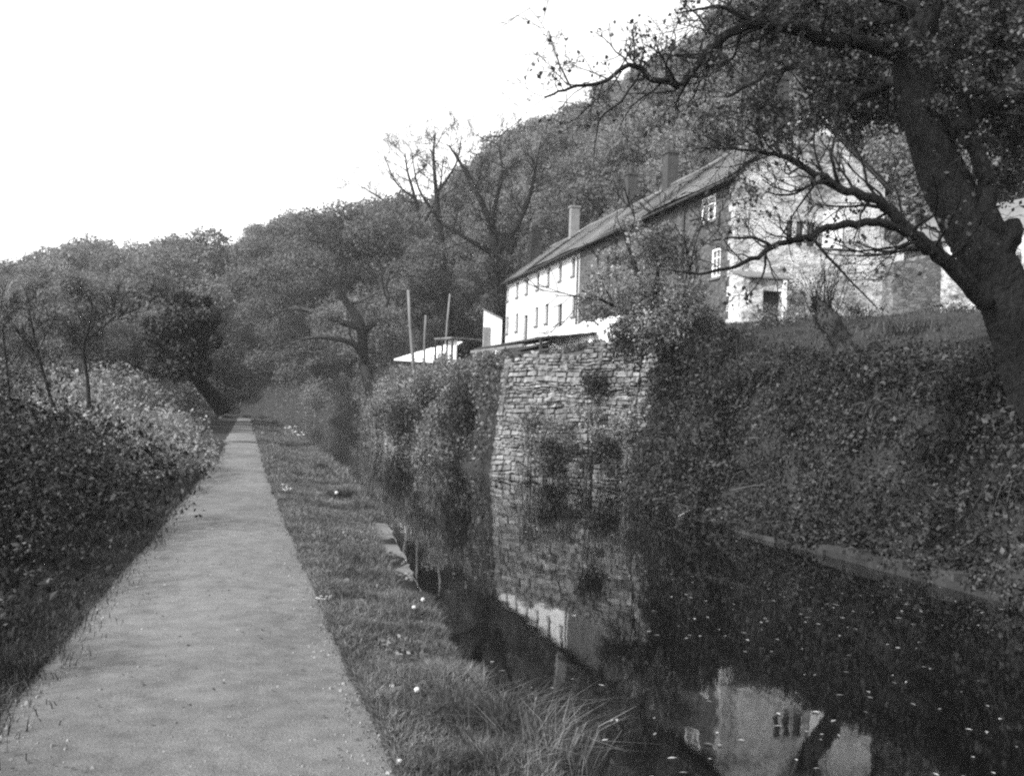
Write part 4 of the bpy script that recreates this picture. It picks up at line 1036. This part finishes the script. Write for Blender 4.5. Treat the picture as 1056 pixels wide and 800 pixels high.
tr1 = own_tree('hawthorn_tree', 'light leaved spreading tree covering the dark front of the near cottages', ground(690, 30.5),
    [[(690, 500, 30.6, 9), (688, 430, 30.5, 8), (684, 370, 30.4, 6), (670, 320, 30.2, 4), (655, 275, 30, 2.2), (640, 235, 30, 1)], [(686, 380, 30.4, 5), (705, 330, 30, 3), (712, 285, 30, 1.8), (705, 240, 30, .8)], [(680, 350, 30.3, 4), (650, 325, 30, 2.4), (622, 310, 29.5, 1.4), (600, 300, 29.5, .6)], [(672, 322, 30.2, 3), (680, 270, 29.6, 1.6), (685, 225, 29.6, .7)]],
    up_, 2600, 0.085, 'leaf_light', 'bark')
bush('holly_bush', 'big dark evergreen bush hanging to the water right of the retaining wall', [(at(x, y, Y + .2), (r * Y / F, r * Y / F, r * Y / F)) for x, y, Y, r in dn_], 2400, 0.10, 'leaf_dark', stems=20, thick=.22)

# shrubs in front of the gable, on the garden edge
GG = 'shrubs on the garden edge below the gable'
for i, (px, py, Y, rx, ry, n_, lm, lab) in enumerate(((800, 326, 34, 26, 20, 7, 'leaf_light', 'light shrub at the foot of the gable beside the porch'), (850, 318, 34, 24, 24, 7, 'leaf_light', 'shrub under the gable window behind the stump'), (892, 322, 33, 18, 18, 6, 'leaf_dark', 'dark shrub between the stump and the garden wall'), (750, 352, 28, 22, 16, 6, 'leaf_dark', 'dark bush edging the bank below the porch'), (985, 322, 34, 30, 12, 6, 'leaf_dark', 'low plants at the foot of the garden wall'))):
    q = np.random.RandomState(250 + i); k = Y / F
    bush('garden_shrub', lab, [(at(px + q.uniform(-.8, .8) * rx, py + q.uniform(-.6, .6) * ry, Y + q.uniform(-.5, .5)), (rx * .5 * k, .5, ry * .5 * k)) for _ in range(n_)], 700, 0.08, lm, 'shrub', GG, stems=14, wild=300)

# ivy over the bank
rv = np.random.RandomState(31)
def bank_points(n, s0, s1, u0, u1):
    s = rv.uniform(s0, s1, n); u = rv.uniform(u0, u1, n)
    t = tr(s) + u
    z = H(s, t)
    lump = 0.42 * vnoise(s, z * 1.3, 1.6, 41) + 0.22 * vnoise(s, z * 1.5, 4.5, 42)
    x = t * CA - s * SA; y = t * SA + s * CA
    out = np.clip(lump + 0.20, 0, None) * rv.uniform(.3, 1.1, n)
    slope = np.clip(1 - (u - 1.2) / 1.2, 0.15, 1)
    return np.stack([x - CA * out * slope, y - SA * out * slope, z + out * (1 - slope * .6) + .03], 1), lump, s, u
mb = MB()
P_, lu, s_, u_ = bank_points(125000, 6, 33, -0.05, 2.9)
keep = rv.uniform(size=len(P_)) < np.clip(0.85 + lu * 1.4, 0.4, 1)
P_ = P_[keep]
leaves(mb, P_, rv.choice([.05, .075, .11], len(P_), p=[.5, .35, .15]), rv, np.array([-CA * .8, -SA * .8 - .3, .45]), .45, droop=.6)
lo = []
for i in range(150):
    s_ = rv.uniform(7, 31); u_ = rv.uniform(-.1, 2.2); t_ = float(tr(s_)) + u_; r_ = rv.uniform(.22, .6)
    lo.append((np.array(W(s_, t_ - .12, Hf(s_, t_))), np.array([r_, r_, r_ * .8]), r_ * r_))
lobe_leaves(mb, rv, lo[:75], 1700, .07, .25, .4, .6); lobe_leaves(mb, rv, lo[75:], 900, .10, .3, .4, .6)
stm = MB()
for i in range(130):
    s_ = rv.uniform(8, 31); u_ = rv.uniform(.4, 2.4); t_ = float(tr(s_)) + u_; p0 = W(s_, t_, Hf(s_, t_)); L_ = rv.uniform(.5, 1.15)
    d_ = W(rv.uniform(-.8, .8), -1, 0) * L_
    q_ = catmull([p0, p0 + d_ * .3 + Vector((0, 0, L_ * .3)), p0 + d_ * .65 + Vector((0, 0, L_ * .12)), p0 + d_ * .85 - Vector((0, 0, L_ * .45))], 5)
    stm.tube(q_, np.linspace(.006, .003, len(q_)), 4, False)
    w_ = q_[rv.randint(2, len(q_), 26)] + rv.normal(0, .03, (26, 3)); leaves(mb, w_, .085, rv, np.array([-.5, -.5, .7]), .4, droop=.4)
for i in range(240):
    s_ = rv.uniform(8, 30); u_ = rv.uniform(1.3, 3.2); t_ = float(tr(s_)) + u_; p0 = np.array(W(s_, t_, Hf(s_, t_))); L_ = rv.uniform(.3, .8)
    e_ = p0 + np.array([rv.normal() * .12, rv.normal() * .12, L_]); stm.tube([p0, (p0 + e_) / 2, e_], [.006, .005, .003], 4, False)
    f_ = rv.uniform(.2, 1, (18, 1)); leaves(mb, p0 + (e_ - p0) * f_ + rv.normal(0, .035, (18, 3)), .075, rv, np.array([0, 0, 1.]), .5, droop=.3, wid=.5)
ivo = tag(mb.build('ivy_ground_cover', M['leaf_ivy'], loc=(0, 0, 0)), 'thick ivy and brambles covering the steep bank above the water', 'ivy', kind='stuff')
stm.build('stems', M['stump'], ivo, (0, 0, 0))['kind'] = 'stuff'
# brambles along the bank crest
CGp = 'bramble clumps on the crest of the ivy bank'
for i, (s, u, h, lab) in enumerate(((27.5, 1.2, 1.2, 'bramble clump on the bank crest nearest the big evergreen bush'), (24.5, 1.6, .9, 'bramble clump on the bank crest left of the stump'), (18.5, 1.9, .8, 'bramble clump on the bank crest between the stump and the big trunk'), (15.2, 1.7, .8, 'bramble clump on the bank crest at the foot of the big trunk'), (12.2, 1.8, .9, 'bramble clump on the bank crest at the right edge of the photo'))):
    q = np.random.RandomState(350 + i); t = float(tr(s)) + u; g = Hf(s, t)
    bush('bramble_clump', lab, [(W(s + q.uniform(-1.3, 1.3), t + q.uniform(-.5, .5), g + q.uniform(-.1, .3) * h), (.7, .8, h * .42)) for _ in range(7)], 1100, 0.075, 'leaf_ivy', 'brambles', CGp, stems=12, wild=200)
# ground cover beyond the sheds along the far water edge
mb = MB()
s = rv.uniform(38, 120, 75000); u = rv.uniform(.1, 4.5, 75000); t = tr(s) + u; z = H(s, t)
lump = .8 * vnoise(s, z, 1.5, 44) + .35 * vnoise(s, z, 4, 45) + .4
P_ = np.stack([(t - .35 * np.clip(lump, 0, 1.5)) * CA - s * SA, (t - .35 * np.clip(lump, 0, 1.5)) * SA + s * CA, z + np.clip(lump, 0, 1) * rv.uniform(0, 1, len(s)) * np.where(u > 1, .3, 1)], 1)
P_ = P_[rv.uniform(size=len(P_)) < np.clip(.25 + lump, .08, 1)]
leaves(mb, P_, 0.16, rv, np.array([-.6, -.4, .5]), .35, droop=.5)
lo = []
for i in range(120):
    s_ = 38 + 70 * rv.uniform(0, 1) ** 1.4; u_ = rv.uniform(-.1, 1.8) + .5 * (s_ > 58); t_ = float(tr(s_)) + u_; r_ = rv.uniform(.35, 1.0)
    lo.append((np.array(W(s_, t_ - .35, Hf(s_, t_) - .1)), np.array([r_, r_, r_ * .9]), r_ * r_))
lobe_leaves(mb, rv, lo, 420, .14, .25, .4, .6)
tag(mb.build('bank_undergrowth', M['leaf_bank'], loc=(0, 0, 0)), 'undergrowth covering the far bank from the sheds to the wood', 'undergrowth', kind='stuff')
mb = MB()
s = rv.uniform(120, 225, 60000); t = rv.uniform(-60, 40, 60000); ok = (s > 181) | (t > tr(s) + .2) | (t < pl(s) - 1.5); s, t = s[ok], t[ok]
leaves(mb, np.stack([t * CA - s * SA, t * SA + s * CA, H(s, t) + rv.uniform(0, 1.3, len(s)) * np.clip(.5 + vnoise(s, t, .5, 95), .1, 1.4)], 1), .34, rv, np.array([-.3, -.5, .6]), .3)
tag(mb.build('far_undergrowth', M['leaf_wood'], loc=(0, 0, 0)), 'undergrowth under the trees where the towpath and canal bend away', 'undergrowth', kind='stuff')
# woodland floor plants on the left
mb = MB()
s = rv.uniform(14, 130, 60000); u = rv.uniform(1.5, 22, 60000); t = pl(s) - u; z = H(s, t)
P_ = np.stack([t * CA - s * SA, t * SA + s * CA, z + rv.uniform(0, .7, len(s)) * (0.4 + .6 * rv.uniform(0, 1, len(s)))], 1)
leaves(mb, P_, 0.2, rv, np.array([0, -.5, .6]), .3)
tag(mb.build('woodland_undergrowth', M['leaf_wood'], loc=(0, 0, 0)), 'low undergrowth between the hedge and the wood', 'undergrowth', kind='stuff')

# ------------------------------------------------------------------ grass
mb = MB()
def verge(n, s0, s1, h, w, dens_pow=1.0):
    s = s0 + (s1 - s0) * rv.uniform(0, 1, n) ** dens_pow
    a, b = pr(s) - 0.05 + 0.04 * vnoise(s, 0, 1.2, 13), tl(s) + 0.03
    t = a + (b - a) * rv.uniform(0, 1, n) + np.where(rv.uniform(0, 1, n) < .12, -rv.exponential(.08, n), 0); z = H(s, t)
    ok = ~((s > 10.1) & (s < 17.4) & (t > tl(s) - .29 + .05 * vnoise(s, 0, 9, 3)))
    g = vnoise(s, t, 2.4, 61) * .5 + vnoise(s, t, 7, 62) * .4
    hh = h * np.clip(0.75 + g * .9, .25, 1.7) * np.where(t > tl(s) - .35, 1.5, 1.0) * np.clip((t - a) / .35 + .5, .4, 1)
    z = np.where(t > tl(s) - .02, -0.25, z)
    P = np.stack([t * CA - s * SA, t * SA + s * CA, z], 1)[ok]
    blades(mb, P, hh[ok], rv, w, .7)
verge(95000, 3.0, 12, 0.09, 0.0034, 1.0)
verge(60000, 11, 26, 0.11, 0.006)
verge(26000, 25, 60, 0.16, 0.012)
verge(12000, 58, 130, 0.25, 0.03)
n_ = 7000; s = 3 + 26 * rv.uniform(0, 1, n_) ** 1.5; t = pr(s) + .04 + (tl(s) - pr(s) - .1) * rv.uniform(0, 1, n_); ok = vnoise(s, t, 3.2, 91) > .12   # broad leaved weeds
leaves(mb, np.stack([t * CA - s * SA, t * SA + s * CA, H(s, t) + rv.uniform(.02, .08, n_)], 1)[ok], .05, rv, np.array([0, -.3, 1.]), .5)
n_ = 30000; s = 2.8 + 24 * rv.uniform(0, 1, n_) ** 1.6; t = pr(s) + .02 + .04 * vnoise(s, 0, 1.2, 13) + np.abs(rv.normal(0, .07, n_)) - .05
blades(mb, np.stack([t * CA - s * SA, t * SA + s * CA, H(s, t)], 1), .065 * (1 + .7 * vnoise(s, t, 4, 66)), rv, .0034 + s * .00015, .9)
tag(mb.build('verge_grass', M['grass'], loc=(0, 0, 0)), 'rough grass on the verge between towpath and canal', 'grass', kind='stuff')
mb = MB()
def left_grass(n, s0, s1, h, w):
    s = rv.uniform(s0, s1, n); a = pl(s) + 0.05 + .04 * vnoise(s, 0, 1.1, 11) + np.where(rv.uniform(0, 1, n) < .15, rv.exponential(.09, n), 0)
    u = rv.uniform(0, 1, n) ** 1.3 * 1.6; t = a - u
    hh = h * np.clip(.45 + u * .9, .3, 1.5) * (1 + .4 * vnoise(s, t, 5, 63))
    blades(mb, np.stack([t * CA - s * SA, t * SA + s * CA, H(s, t)], 1), hh, rv, w, .8)
left_grass(34000, 3, 14, 0.14, 0.004)
left_grass(22000, 13, 45, 0.18, 0.009)
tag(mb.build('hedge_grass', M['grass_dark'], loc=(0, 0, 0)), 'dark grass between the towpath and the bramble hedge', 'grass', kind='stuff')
mb = MB()                                         # garden lawn on the far side
s = rv.uniform(15, 39, 50000); t = rv.uniform(11.5, 27, 50000)
blades(mb, np.stack([t * CA - s * SA, t * SA + s * CA, H(s, t) - .01], 1), .10 * np.clip(1 + .9 * vnoise(s, t, 1.4, 81), .3, 2.2), rv, .008, .8)
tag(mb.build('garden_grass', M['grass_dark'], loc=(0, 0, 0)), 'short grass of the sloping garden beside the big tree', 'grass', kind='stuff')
# tall tufts hanging over the water by the camera
TG = 'coarse grass tufts on the near canal edge'
for i, (px, py, n_, h, lab) in enumerate(((520, 770, 420, .34, 'coarse grass tuft at the bottom of the photo, hanging over the water'), (470, 745, 360, .28, 'coarse grass tuft beside the lower dandelion clocks'), (395, 745, 160, .13, 'small dark grass tuft at the towpath edge'), (560, 795, 320, .34, 'coarse grass tuft in the bottom corner by the water'), (352, 515, 260, .3, 'dark grass tuft on the verge left of the coping stones'), (332, 485, 240, .32, 'dark grass tuft on the verge farther along the canal edge'), (936, 352, 500, .4, 'upper dark tussock on the garden slope beside the big trunk'), (956, 378, 420, .36, 'lower dark tussock on the garden slope beside the big trunk'))):
    q = np.random.RandomState(450 + i); p = atz(px, py, -.14) if i < 6 else at(px, py, 26 if i == 6 else 21); s, t = ST(p); z0 = -.17 if i < 6 else Hf(s, t) - .02
    b = MB(); k = q.normal(size=(n_, 2)) * (.11 if h > .2 else .07) * (1 if i < 4 else (1.3 if i < 6 else 3.2))
    blades(b, np.stack([p.x + k[:, 0], p.y + k[:, 1], np.full(n_, z0)], 1), h * (1 if i < 4 else .8), q, .0035 if i < 4 else .008, 1.1)
    tag(b.build('grass_tuft', M['grass' if i < 4 else 'grass_dark']), lab, 'grass tuft', TG)

# ------------------------------------------------------------------ the big tree at the right
trunkP = [(1096, 480, 15.7, 42), (1074, 405, 15.6, 33), (1050, 338, 15.5, 29), (1030, 292, 15.5, 27), (1002, 238, 15.4, 26), (972, 180, 15.3, 24), (951, 120, 15.2, 20), (940, 60, 15.1, 19), (950, 10, 15, 20), (960, -50, 15, 18), (965, -130, 15, 14), (955, -220, 15, 9)]
big_tree = empty('sycamore_tree', ground(1085, 15.6), 'massive dark leaning tree at the right edge with long limbs reaching over the canal', 'tree')
tb = MB(); tb.smooth = True; rt = np.random.RandomState(19)
def pxpoly(l, k=5): 
    return catmull(np.array([list(at(x, y, Y)) + [r * Y / F] for x, y, Y, r in l]), k)
a = pxpoly(trunkP, 7)
# bark ridges: wobble the radius round the trunk
def rough_tube(mb, a, sides, amp, seed):
    b0 = len(mb.V); mb.tube(a[:, :3], a[:, 3], sides, False)
    V = mb.V[b0].reshape(len(a), sides, 3); c = a[:, None, :3]
    ang = np.arange(sides)[None, :]; li = np.arange(len(a))[:, None]
    k = 1 + amp * (np.sin(ang * 2.1 + li * .12 + seed) * .5 + np.sin(ang * 4.3 + li * .31) * .3 + np.random.RandomState(seed).normal(0, .35, V.shape[:2]))
    mb.V[b0] = (c + (V - c) * k[..., None]).reshape(-1, 3)
rough_tube(tb, catmull(a, 3), 22, 0.055, 2)
knot = at(1036, 246, 15.3)
rough_tube(tb, catmull(np.array([list(at(1018, 268, 15.4)) + [.25], list(knot) + [.22], list(at(1046, 232, 15.25)) + [.13], list(at(1050, 226, 15.2)) + [.03]]), 4), 12, .12, 3)
tb.build('trunk', M['bark'], big_tree)
limbs = {
 'upper': [(936, 62, 15.1, 11), (905, 48, 15.0, 8.5), (856, 41, 14.8, 7), (818, 30, 14.6, 6), (777, 25, 14.4, 5), (747, 38, 14.3, 4.6), (725, 60, 14.2, 4.3), (704, 86, 14.1, 4), (676, 82, 14.0, 3.3), (649, 68, 13.9, 2.6), (622, 85, 13.8, 2), (589, 90, 13.7, 1.5), (562, 101, 13.6, 1)],
 'low': [(1016, 312, 15.3, 10), (985, 280, 15.1, 8.5), (958, 255, 14.9, 8), (938, 240, 14.8, 7), (912, 212, 14.6, 5.5), (872, 196, 14.4, 4.6), (846, 182, 14.3, 3.8), (816, 164, 14.2, 2.8), (786, 157, 14.1, 2), (750, 152, 14.0, 1)],
 'low2': [(945, 246, 14.85, 6), (912, 230, 14.6, 4.6), (876, 231, 14.4, 4), (836, 244, 14.2, 3.5), (796, 256, 14.1, 2.8), (760, 274, 14.0, 2), (720, 282, 13.9, 1.3), (690, 278, 13.8, .8)],
 'stub': [(1036, 250, 15.3, 12), (1021, 225, 15.1, 10), (1016, 190, 15.0, 9), (1006, 158, 14.9, 8), (990, 140, 14.9, 6)],
 'right': [(975, 140, 15.1, 11), (1000, 122, 15.0, 9), (1030, 100, 15.0, 8), (1062, 60, 15, 7), (1100, 0, 15, 5)],
 'topleft': [(946, 20, 15, 11), (905, -10, 14.6, 8), (850, -30, 14.2, 6), (790, -60, 14, 4), (740, -70, 13.8, 2)],
 'topright': [(955, -20, 15, 12), (1000, -50, 15.4, 9), (1060, -70, 15.8, 7), (1120, -110, 16, 4)],
 'back': [(955, 20, 15.1, 10), (900, 20, 16.4, 7), (850, 60, 17.6, 5), (800, 75, 18.6, 3), (750, 100, 19.4, 1.5)],
 'back2': [(945, 80, 15.3, 8), (905, 90, 16.6, 5), (870, 105, 17.8, 3.5), (835, 100, 18.6, 2)],
 'tail': [(777, 25, 14.4, 3), (747, 8, 14.2, 2), (720, 10, 14.0, 1.4), (698, 14, 13.9, .8)],
 'tail2': [(589, 90, 13.7, 1.1), (575, 62, 13.6, .8), (566, 32, 13.6, .5)],
 'tail3': [(660, 76, 14.0, 1.6), (640, 105, 13.9, 1.1), (618, 125, 13.9, .8), (612, 170, 13.9, .5)],
 'hang': [(868, 195, 14.4, 2.4), (858, 160, 14.2, 1.6), (868, 120, 14.1, 1)],
 'hang2': [(846, 182, 14.3, 2), (820, 200, 14.1, 1.3), (790, 198, 14.0, .8)],
 'hang3': [(836, 244, 14.2, 1.8), (870, 282, 14.0, 1.2), (905, 318, 13.9, .6)],
 'hang4': [(800, 255, 14.1, 2), (770, 245, 14.0, 1.4), (735, 248, 13.9, .9)],
 'hang5': [(790, 258, 14.1, 1.6), (786, 285, 14.1, 1.0), (768, 308, 14.0, .5)]}
leafy = {'right': 26, 'topleft': 20, 'topright': 20, 'back': 34, 'back2': 26, 'upper': 7, 'tail': 1.2, 'low': 1.2}
lb = MB(); leafpts = []
for nm, l in limbs.items():
    a = pxpoly(l, 5); mbl = MB(); mbl.smooth = True
    kink = rt.normal(0, 1, (len(a), 3)) * np.minimum(a[:, 3:4] * .35, .016); kink[0] = 0; kink[-1] = 0
    a[:, :3] += kink
    rough_tube(mbl, a, 9, 0.06, 5)
    tips = []
    P = dict(seg=[5, 4, 3], n=[4, 3], ratio=0.55, ang=(25, 70), wander=0.24, up=0.02, taper=0.35, rmin=0.0035, sides=[5, 4, 3], f0=[.2, .15])
    k = len(a)
    for i in range(max(2, int(k * (.12 if nm in leafy else .3))), k):
        dens = .95 if nm in leafy else .35
        if rt.uniform() < dens:
            dl = unit(a[min(i + 1, k - 1), :3] - a[i - 1, :3]); sd = unit(np.cross(dl, rt.normal(size=3)) + np.array([0, 0, .1]))
            branch(mbl, tips, rt, a[i, :3], dl * .7 + sd, rt.uniform(.5, 1.3) * (1.25 if nm in leafy and nm != 'upper' else .7), min(a[i, 3] * .4, .022), 0, P)
    mbl.build('limb', M['bark'], big_tree)
    if tips:
        p = np.concatenate([t[1:] for t in tips]); n_ = int(leafy.get(nm, 0.12) * 380)
        if n_ > 0: leafpts.append(p[rt.randint(0, len(p), n_)] + rt.normal(0, .05, (n_, 3)))
# clumps of the crown that close the top right corner
lobes = []
for x, y, r, Y in ((1000, 30, 40, 17), (1040, 70, 40, 16.5), (1045, 140, 30, 17), (985, 80, 30, 17.5), (905, 15, 30, 17), (860, 10, 30, 18), (880, 70, 26, 18.5), (900, 110, 24, 18.5), (840, 85, 22, 19), (1050, 10, 40, 16), (1035, 185, 22, 17.5), (800, 20, 26, 18.5), (960, 10, 30, 17.5), (815, 118, 20, 18.5), (845, 118, 20, 18.5), (868, 128, 16, 18.5), (780, 110, 18, 18.5)):
    c = np.array(at(x, y, Y)); n_ = int(r * r * (2.0 if x > 875 or y < 60 else .9))
    leafpts.append(c + np.clip(rt.normal(0, .55, (n_, 3)), -1.3, 1.3) * r * Y / F)
    tw = MB()
LP = np.concatenate(leafpts); qx = np.array([pix(p)[0] for p in LP])
LP = LP[rt.uniform(size=len(LP)) < ip(qx, [540, 640, 720, 800, 860], [.10, .16, .3, .75, 1])]
leaves(lb, LP, 0.065, rt, np.array([0, 0, 1.0]), .25, droop=.4, wid=.8)
lb.build('crown', M['leaf_big'], big_tree)

# stump on the bank
sg = ground(877, 22.5)
st = empty('tree_stump', Vector((sg.x, sg.y, sg.z - .1)), 'gnarled old tree stump leaning on the crest of the ivy bank', 'stump')
mb = MB(); mb.smooth = True
a = pxpoly([(888, 414, 22.5, 20), (882, 390, 22.5, 13), (876, 372, 22.4, 12), (866, 350, 22.3, 10), (855, 332, 22.2, 11), (848, 320, 22.2, 8), (841, 309, 22.2, 4)], 6)
rough_tube(mb, a, 14, .2, 6); mb.P.append([len(np.concatenate(mb.V)) - 14 + i for i in range(14)])
mb.build('trunk', M['stump'], st)
for l in ([(876, 380, 22.4, 9), (864, 398, 22.2, 7), (858, 418, 22.0, 5)], [(886, 384, 22.3, 9), (898, 398, 22.1, 7), (908, 416, 22.0, 4)], [(880, 384, 22.2, 8), (880, 402, 22.0, 7), (876, 424, 21.8, 5)]):
    mb = MB(); mb.smooth = True; rough_tube(mb, pxpoly(l, 5), 9, .12, 7); mb.build('root', M['stump'], st)
tips = []; mb = MB()
P = dict(seg=[4, 3], n=[2], ratio=.5, ang=(15, 40), wander=.12, up=.06, taper=.4, rmin=.004, sides=[4, 3], f0=[.3])
for i in range(34):
    b = np.array(at(845 + rt.uniform(-6, 14), 322 + rt.uniform(-4, 18), 22.2)); branch(mb, tips, rt, b, (rt.uniform(-.6, .5), rt.uniform(-.3, .3), 1), rt.uniform(.6, 1.3), .009, 0, P)
mb.build('shoots', M['bark'], st)
mb = MB(); q = a[rt.randint(0, len(a), 1500)]; dn = unit(rt.normal(size=(1500, 3)))
leaves(mb, q[:, :3] + dn * q[:, 3:4] * rt.uniform(.9, 1.35, (1500, 1)), .07, rt, dn, .5, droop=.5)
p = np.concatenate([t[1:] for t in tips]); leaves(mb, p[rt.randint(0, len(p), 260)] + rt.normal(0, .03, (260, 3)), .05, rt)
mb.build('ivy', M['leaf_dark'], st)

mb = MB(); n_ = 3200                              # loose stones and crumbs on the towpath
s = 3 + 20 * rv.uniform(0, 1, n_) ** 1.6; f = rv.uniform(0, 1, n_); f = np.where(rv.uniform(size=n_) < .6, np.where(f < .5, f * f * .5, 1 - (1 - f) ** 2 * .5), f)
t = pl(s) + (pr(s) - pl(s)) * f
for a, b, ff in zip(s, t, f):
    r = rv.choice([.004, .006, .010], p=[.55, .35, .1]); p = W(a, b, .012 + .03 * (1 - (2 * ff - 1) ** 2)); q = rv.uniform(.6, 1.3, 3) * r
    c, d = math.cos(a * 90), math.sin(a * 90)
    mb.box8([p + Vector((x * q[0] * c - y * q[1] * d, x * q[0] * d + y * q[1] * c, z)) for z, k in ((-.004, 1), (q[2] * .9, .6)) for x, y in ((-k, -k * .8), (k, -k), (k * .8, k), (-k * .9, k))])
tag(mb.build('path_gravel', M['pebble'], loc=(0, 0, 0)), 'loose small stones scattered over the towpath', 'gravel', kind='stuff')
mb = MB(); s = rv.uniform(3, 16, 260); f = rv.uniform(0, 1, 260); t = pl(s) + (pr(s) - pl(s)) * f   # fallen leaf scraps
leaves(mb, np.stack([t * CA - s * SA, t * SA + s * CA, .022 + .03 * (1 - (2 * f - 1) ** 2)], 1), .028, rv, np.array([0, 0, 1.]), .85)
tag(mb.build('leaf_litter', M['grass_dark'], loc=(0, 0, 0)), 'dark fallen leaf scraps on the towpath', 'leaf litter', kind='stuff')

# ------------------------------------------------------------------ small things
rd = np.random.RandomState(5)
DG = 'dandelion clocks on the verge'
for px, py, lab in ((404, 708, 'dandelion clock low on the verge beside a rounder one, nearer the towpath'), (430, 711, 'largest round dandelion clock on the verge near the camera'), (427, 626, 'left dandelion clock of the pair beside the coping stone'), (436, 618, 'higher dandelion clock of the pair beside the coping stone'), (412, 785, 'dandelion clock at the bottom edge of the photo'), (347, 508, 'dandelion clock far along the verge by the dark grass tufts')):
    p = atz(px, py, .05 if py > 600 else .08); s, t = ST(p); g = Hf(s, t)
    e = empty('dandelion_clock', Vector((p.x, p.y, g)), lab, 'dandelion', DG)
    mb = MB(); mb.tube([(p.x + .01, p.y, g - .02), (p.x + .015, p.y, (g + p.z) / 2), (p.x, p.y, p.z)], .0025, 5); mb.build('stem', M['stem'], e)
    mb = MB(); d = unit(rd.normal(size=(260, 3))); r = .018 if py < 720 and py > 600 else (.014 if py > 720 else .035)
    leaves(mb, np.array(p) + d * r * .9, r * .55, rd, d, .8, wid=.9); mb.build('seed_head', M['fluff'], e)
WG = 'white wild flowers on the far verge'
for px, py, lab in ((293, 508, 'white wild flower clump on the verge beside the narrow stretch of towpath'), (330, 622, 'single pale flower clump at the towpath edge'), (297, 447, 'farthest white flower clump by the canal edge'), (305, 452, 'white flower clump by the far canal edge, next to the farthest')):
    p = atz(px, py, .05); s, t = ST(p); g = Hf(s, t)
    e = empty('wild_flower', Vector((p.x, p.y, g)), lab, 'flower', WG)
    a, b = MB(), MB(); sc = p.y / 25
    for i in range(7):
        q = np.array([p.x + rd.normal() * .07 * sc, p.y + rd.normal() * .1 * sc, p.z + .12 * sc + rd.uniform(-.05, .06) * sc])
        a.tube([(p.x + rd.normal() * .03, p.y + rd.normal() * .03, g - .02), q], .003 * max(1, sc), 4)
        leaves(b, q + rd.normal(size=(14, 3)) * np.array([.018, .018, .008]) * sc, .022 * sc, rd, np.array([0, 0, 1.]), .6, wid=.9)
    a.build('stem', M['stem'], e); b.build('petals', M['fluff'], e)
mb = MB(); n_ = 950                               # petals and leaf scraps floating on the canal
s = 4 + 24 * rd.uniform(0, 1, n_) ** 1.3; t = tl(s) + .3 + (tr(s) - tl(s) - .5) * rd.uniform(0, 1, n_) ** .8
f = vnoise(s, t, .7, 71) > -.12
P_ = np.stack([t * CA - s * SA, t * SA + s * CA, np.full(n_, WATER + .006)], 1)[f]
for i, p in enumerate(P_):
    a = rd.uniform(0, 6.28); L, w_ = rd.uniform(.012, .042), rd.uniform(.007, .017); c, q = math.cos(a), math.sin(a)
    mb.add([(p[0] + x * c - y * q, p[1] + x * q + y * c, p[2] + zz) for x, y, zz in ((-L, 0, 0), (0, -w_, .003), (L, 0, .001), (0, w_, .004))], [(0, 1, 2, 3)])
tag(mb.build('floating_petals', M['petal'], loc=(0, 0, 0)), 'petals and leaf scraps scattered on the dark water', 'petals', kind='stuff')
# plank and mud at the far waterline
a, b = atz(699, 537, WATER), atz(716, 530, WATER)
mb = MB(); u = Vector((0, 0, .10)); w_ = Vector((.06, .22, 0)); z_ = Vector((0, 0, -.05))
mb.box8([a + z_, b + z_, b + w_ + z_, a + w_ + z_, a + u, b + u * 1.4, b + w_ + u * 1.4, a + w_ + u])
tag(mb.build('floating_board', M['whitepaint']), 'pale board floating in the canal below the evergreen bush', 'board')
c = atz(832, 556, WATER); mb = MB(); mb.smooth = True
V = []; K = 24
for j, (f, z) in enumerate(((1, -.06), (.9, .02), (.6, .06), (.25, .09), (0.02, .1))):
    for i in range(K):
        an = 6.2832 * i / K; k = 1 + .18 * math.sin(3 * an + 1) + .1 * math.sin(5 * an)
        q = W(math.sin(an) * .9 * f * k, math.cos(an) * .38 * f * k, 0); V.append((c.x + q.x + .15, c.y + q.y, WATER + z + .012 * math.sin(an * 7 + j)))
Q = [(j * K + i, j * K + (i + 1) % K, (j + 1) * K + (i + 1) % K, (j + 1) * K + i) for j in range(4) for i in range(K)]
mb.add(V, Q); setting(mb.build('mud_bank', M['mud']))
c = atz(823, 544, WATER + .1)
mb = MB(); mb.smooth = True
for i in range(3): mb.tube([c + Vector((-.05 + i * .03, 0, -.08)), c + Vector((.0 + i * .02, .02, .02)), c + Vector((.06, .03, .05 - i * .02))], [.03, .05, .02], 7)
tag(mb.build('litter_scrap', M['whitepaint']), 'small white scrap caught at the waterline above the mud', 'litter')
# fallen sticks in the ivy
KG = 'dead sticks in the ivy bank'
for (x0, y0, x1, y1, Y, lab) in ((772, 452, 790, 455, 21.2, 'short dead stick lying across the ivy bank, upper of the two'), (752, 506, 800, 500, 21.0, 'long dead stick hanging low on the ivy bank near the water')):
    p, q = at(x0, y0, Y), at(x1, y1, Y); mb = MB(); mb.smooth = True
    mb.tube([p, p.lerp(q, .5) + Vector((0, 0, .04)), q], [.018, .014, .008], 6); tag(mb.build('dead_stick', M['stump']), lab, 'stick', KG)
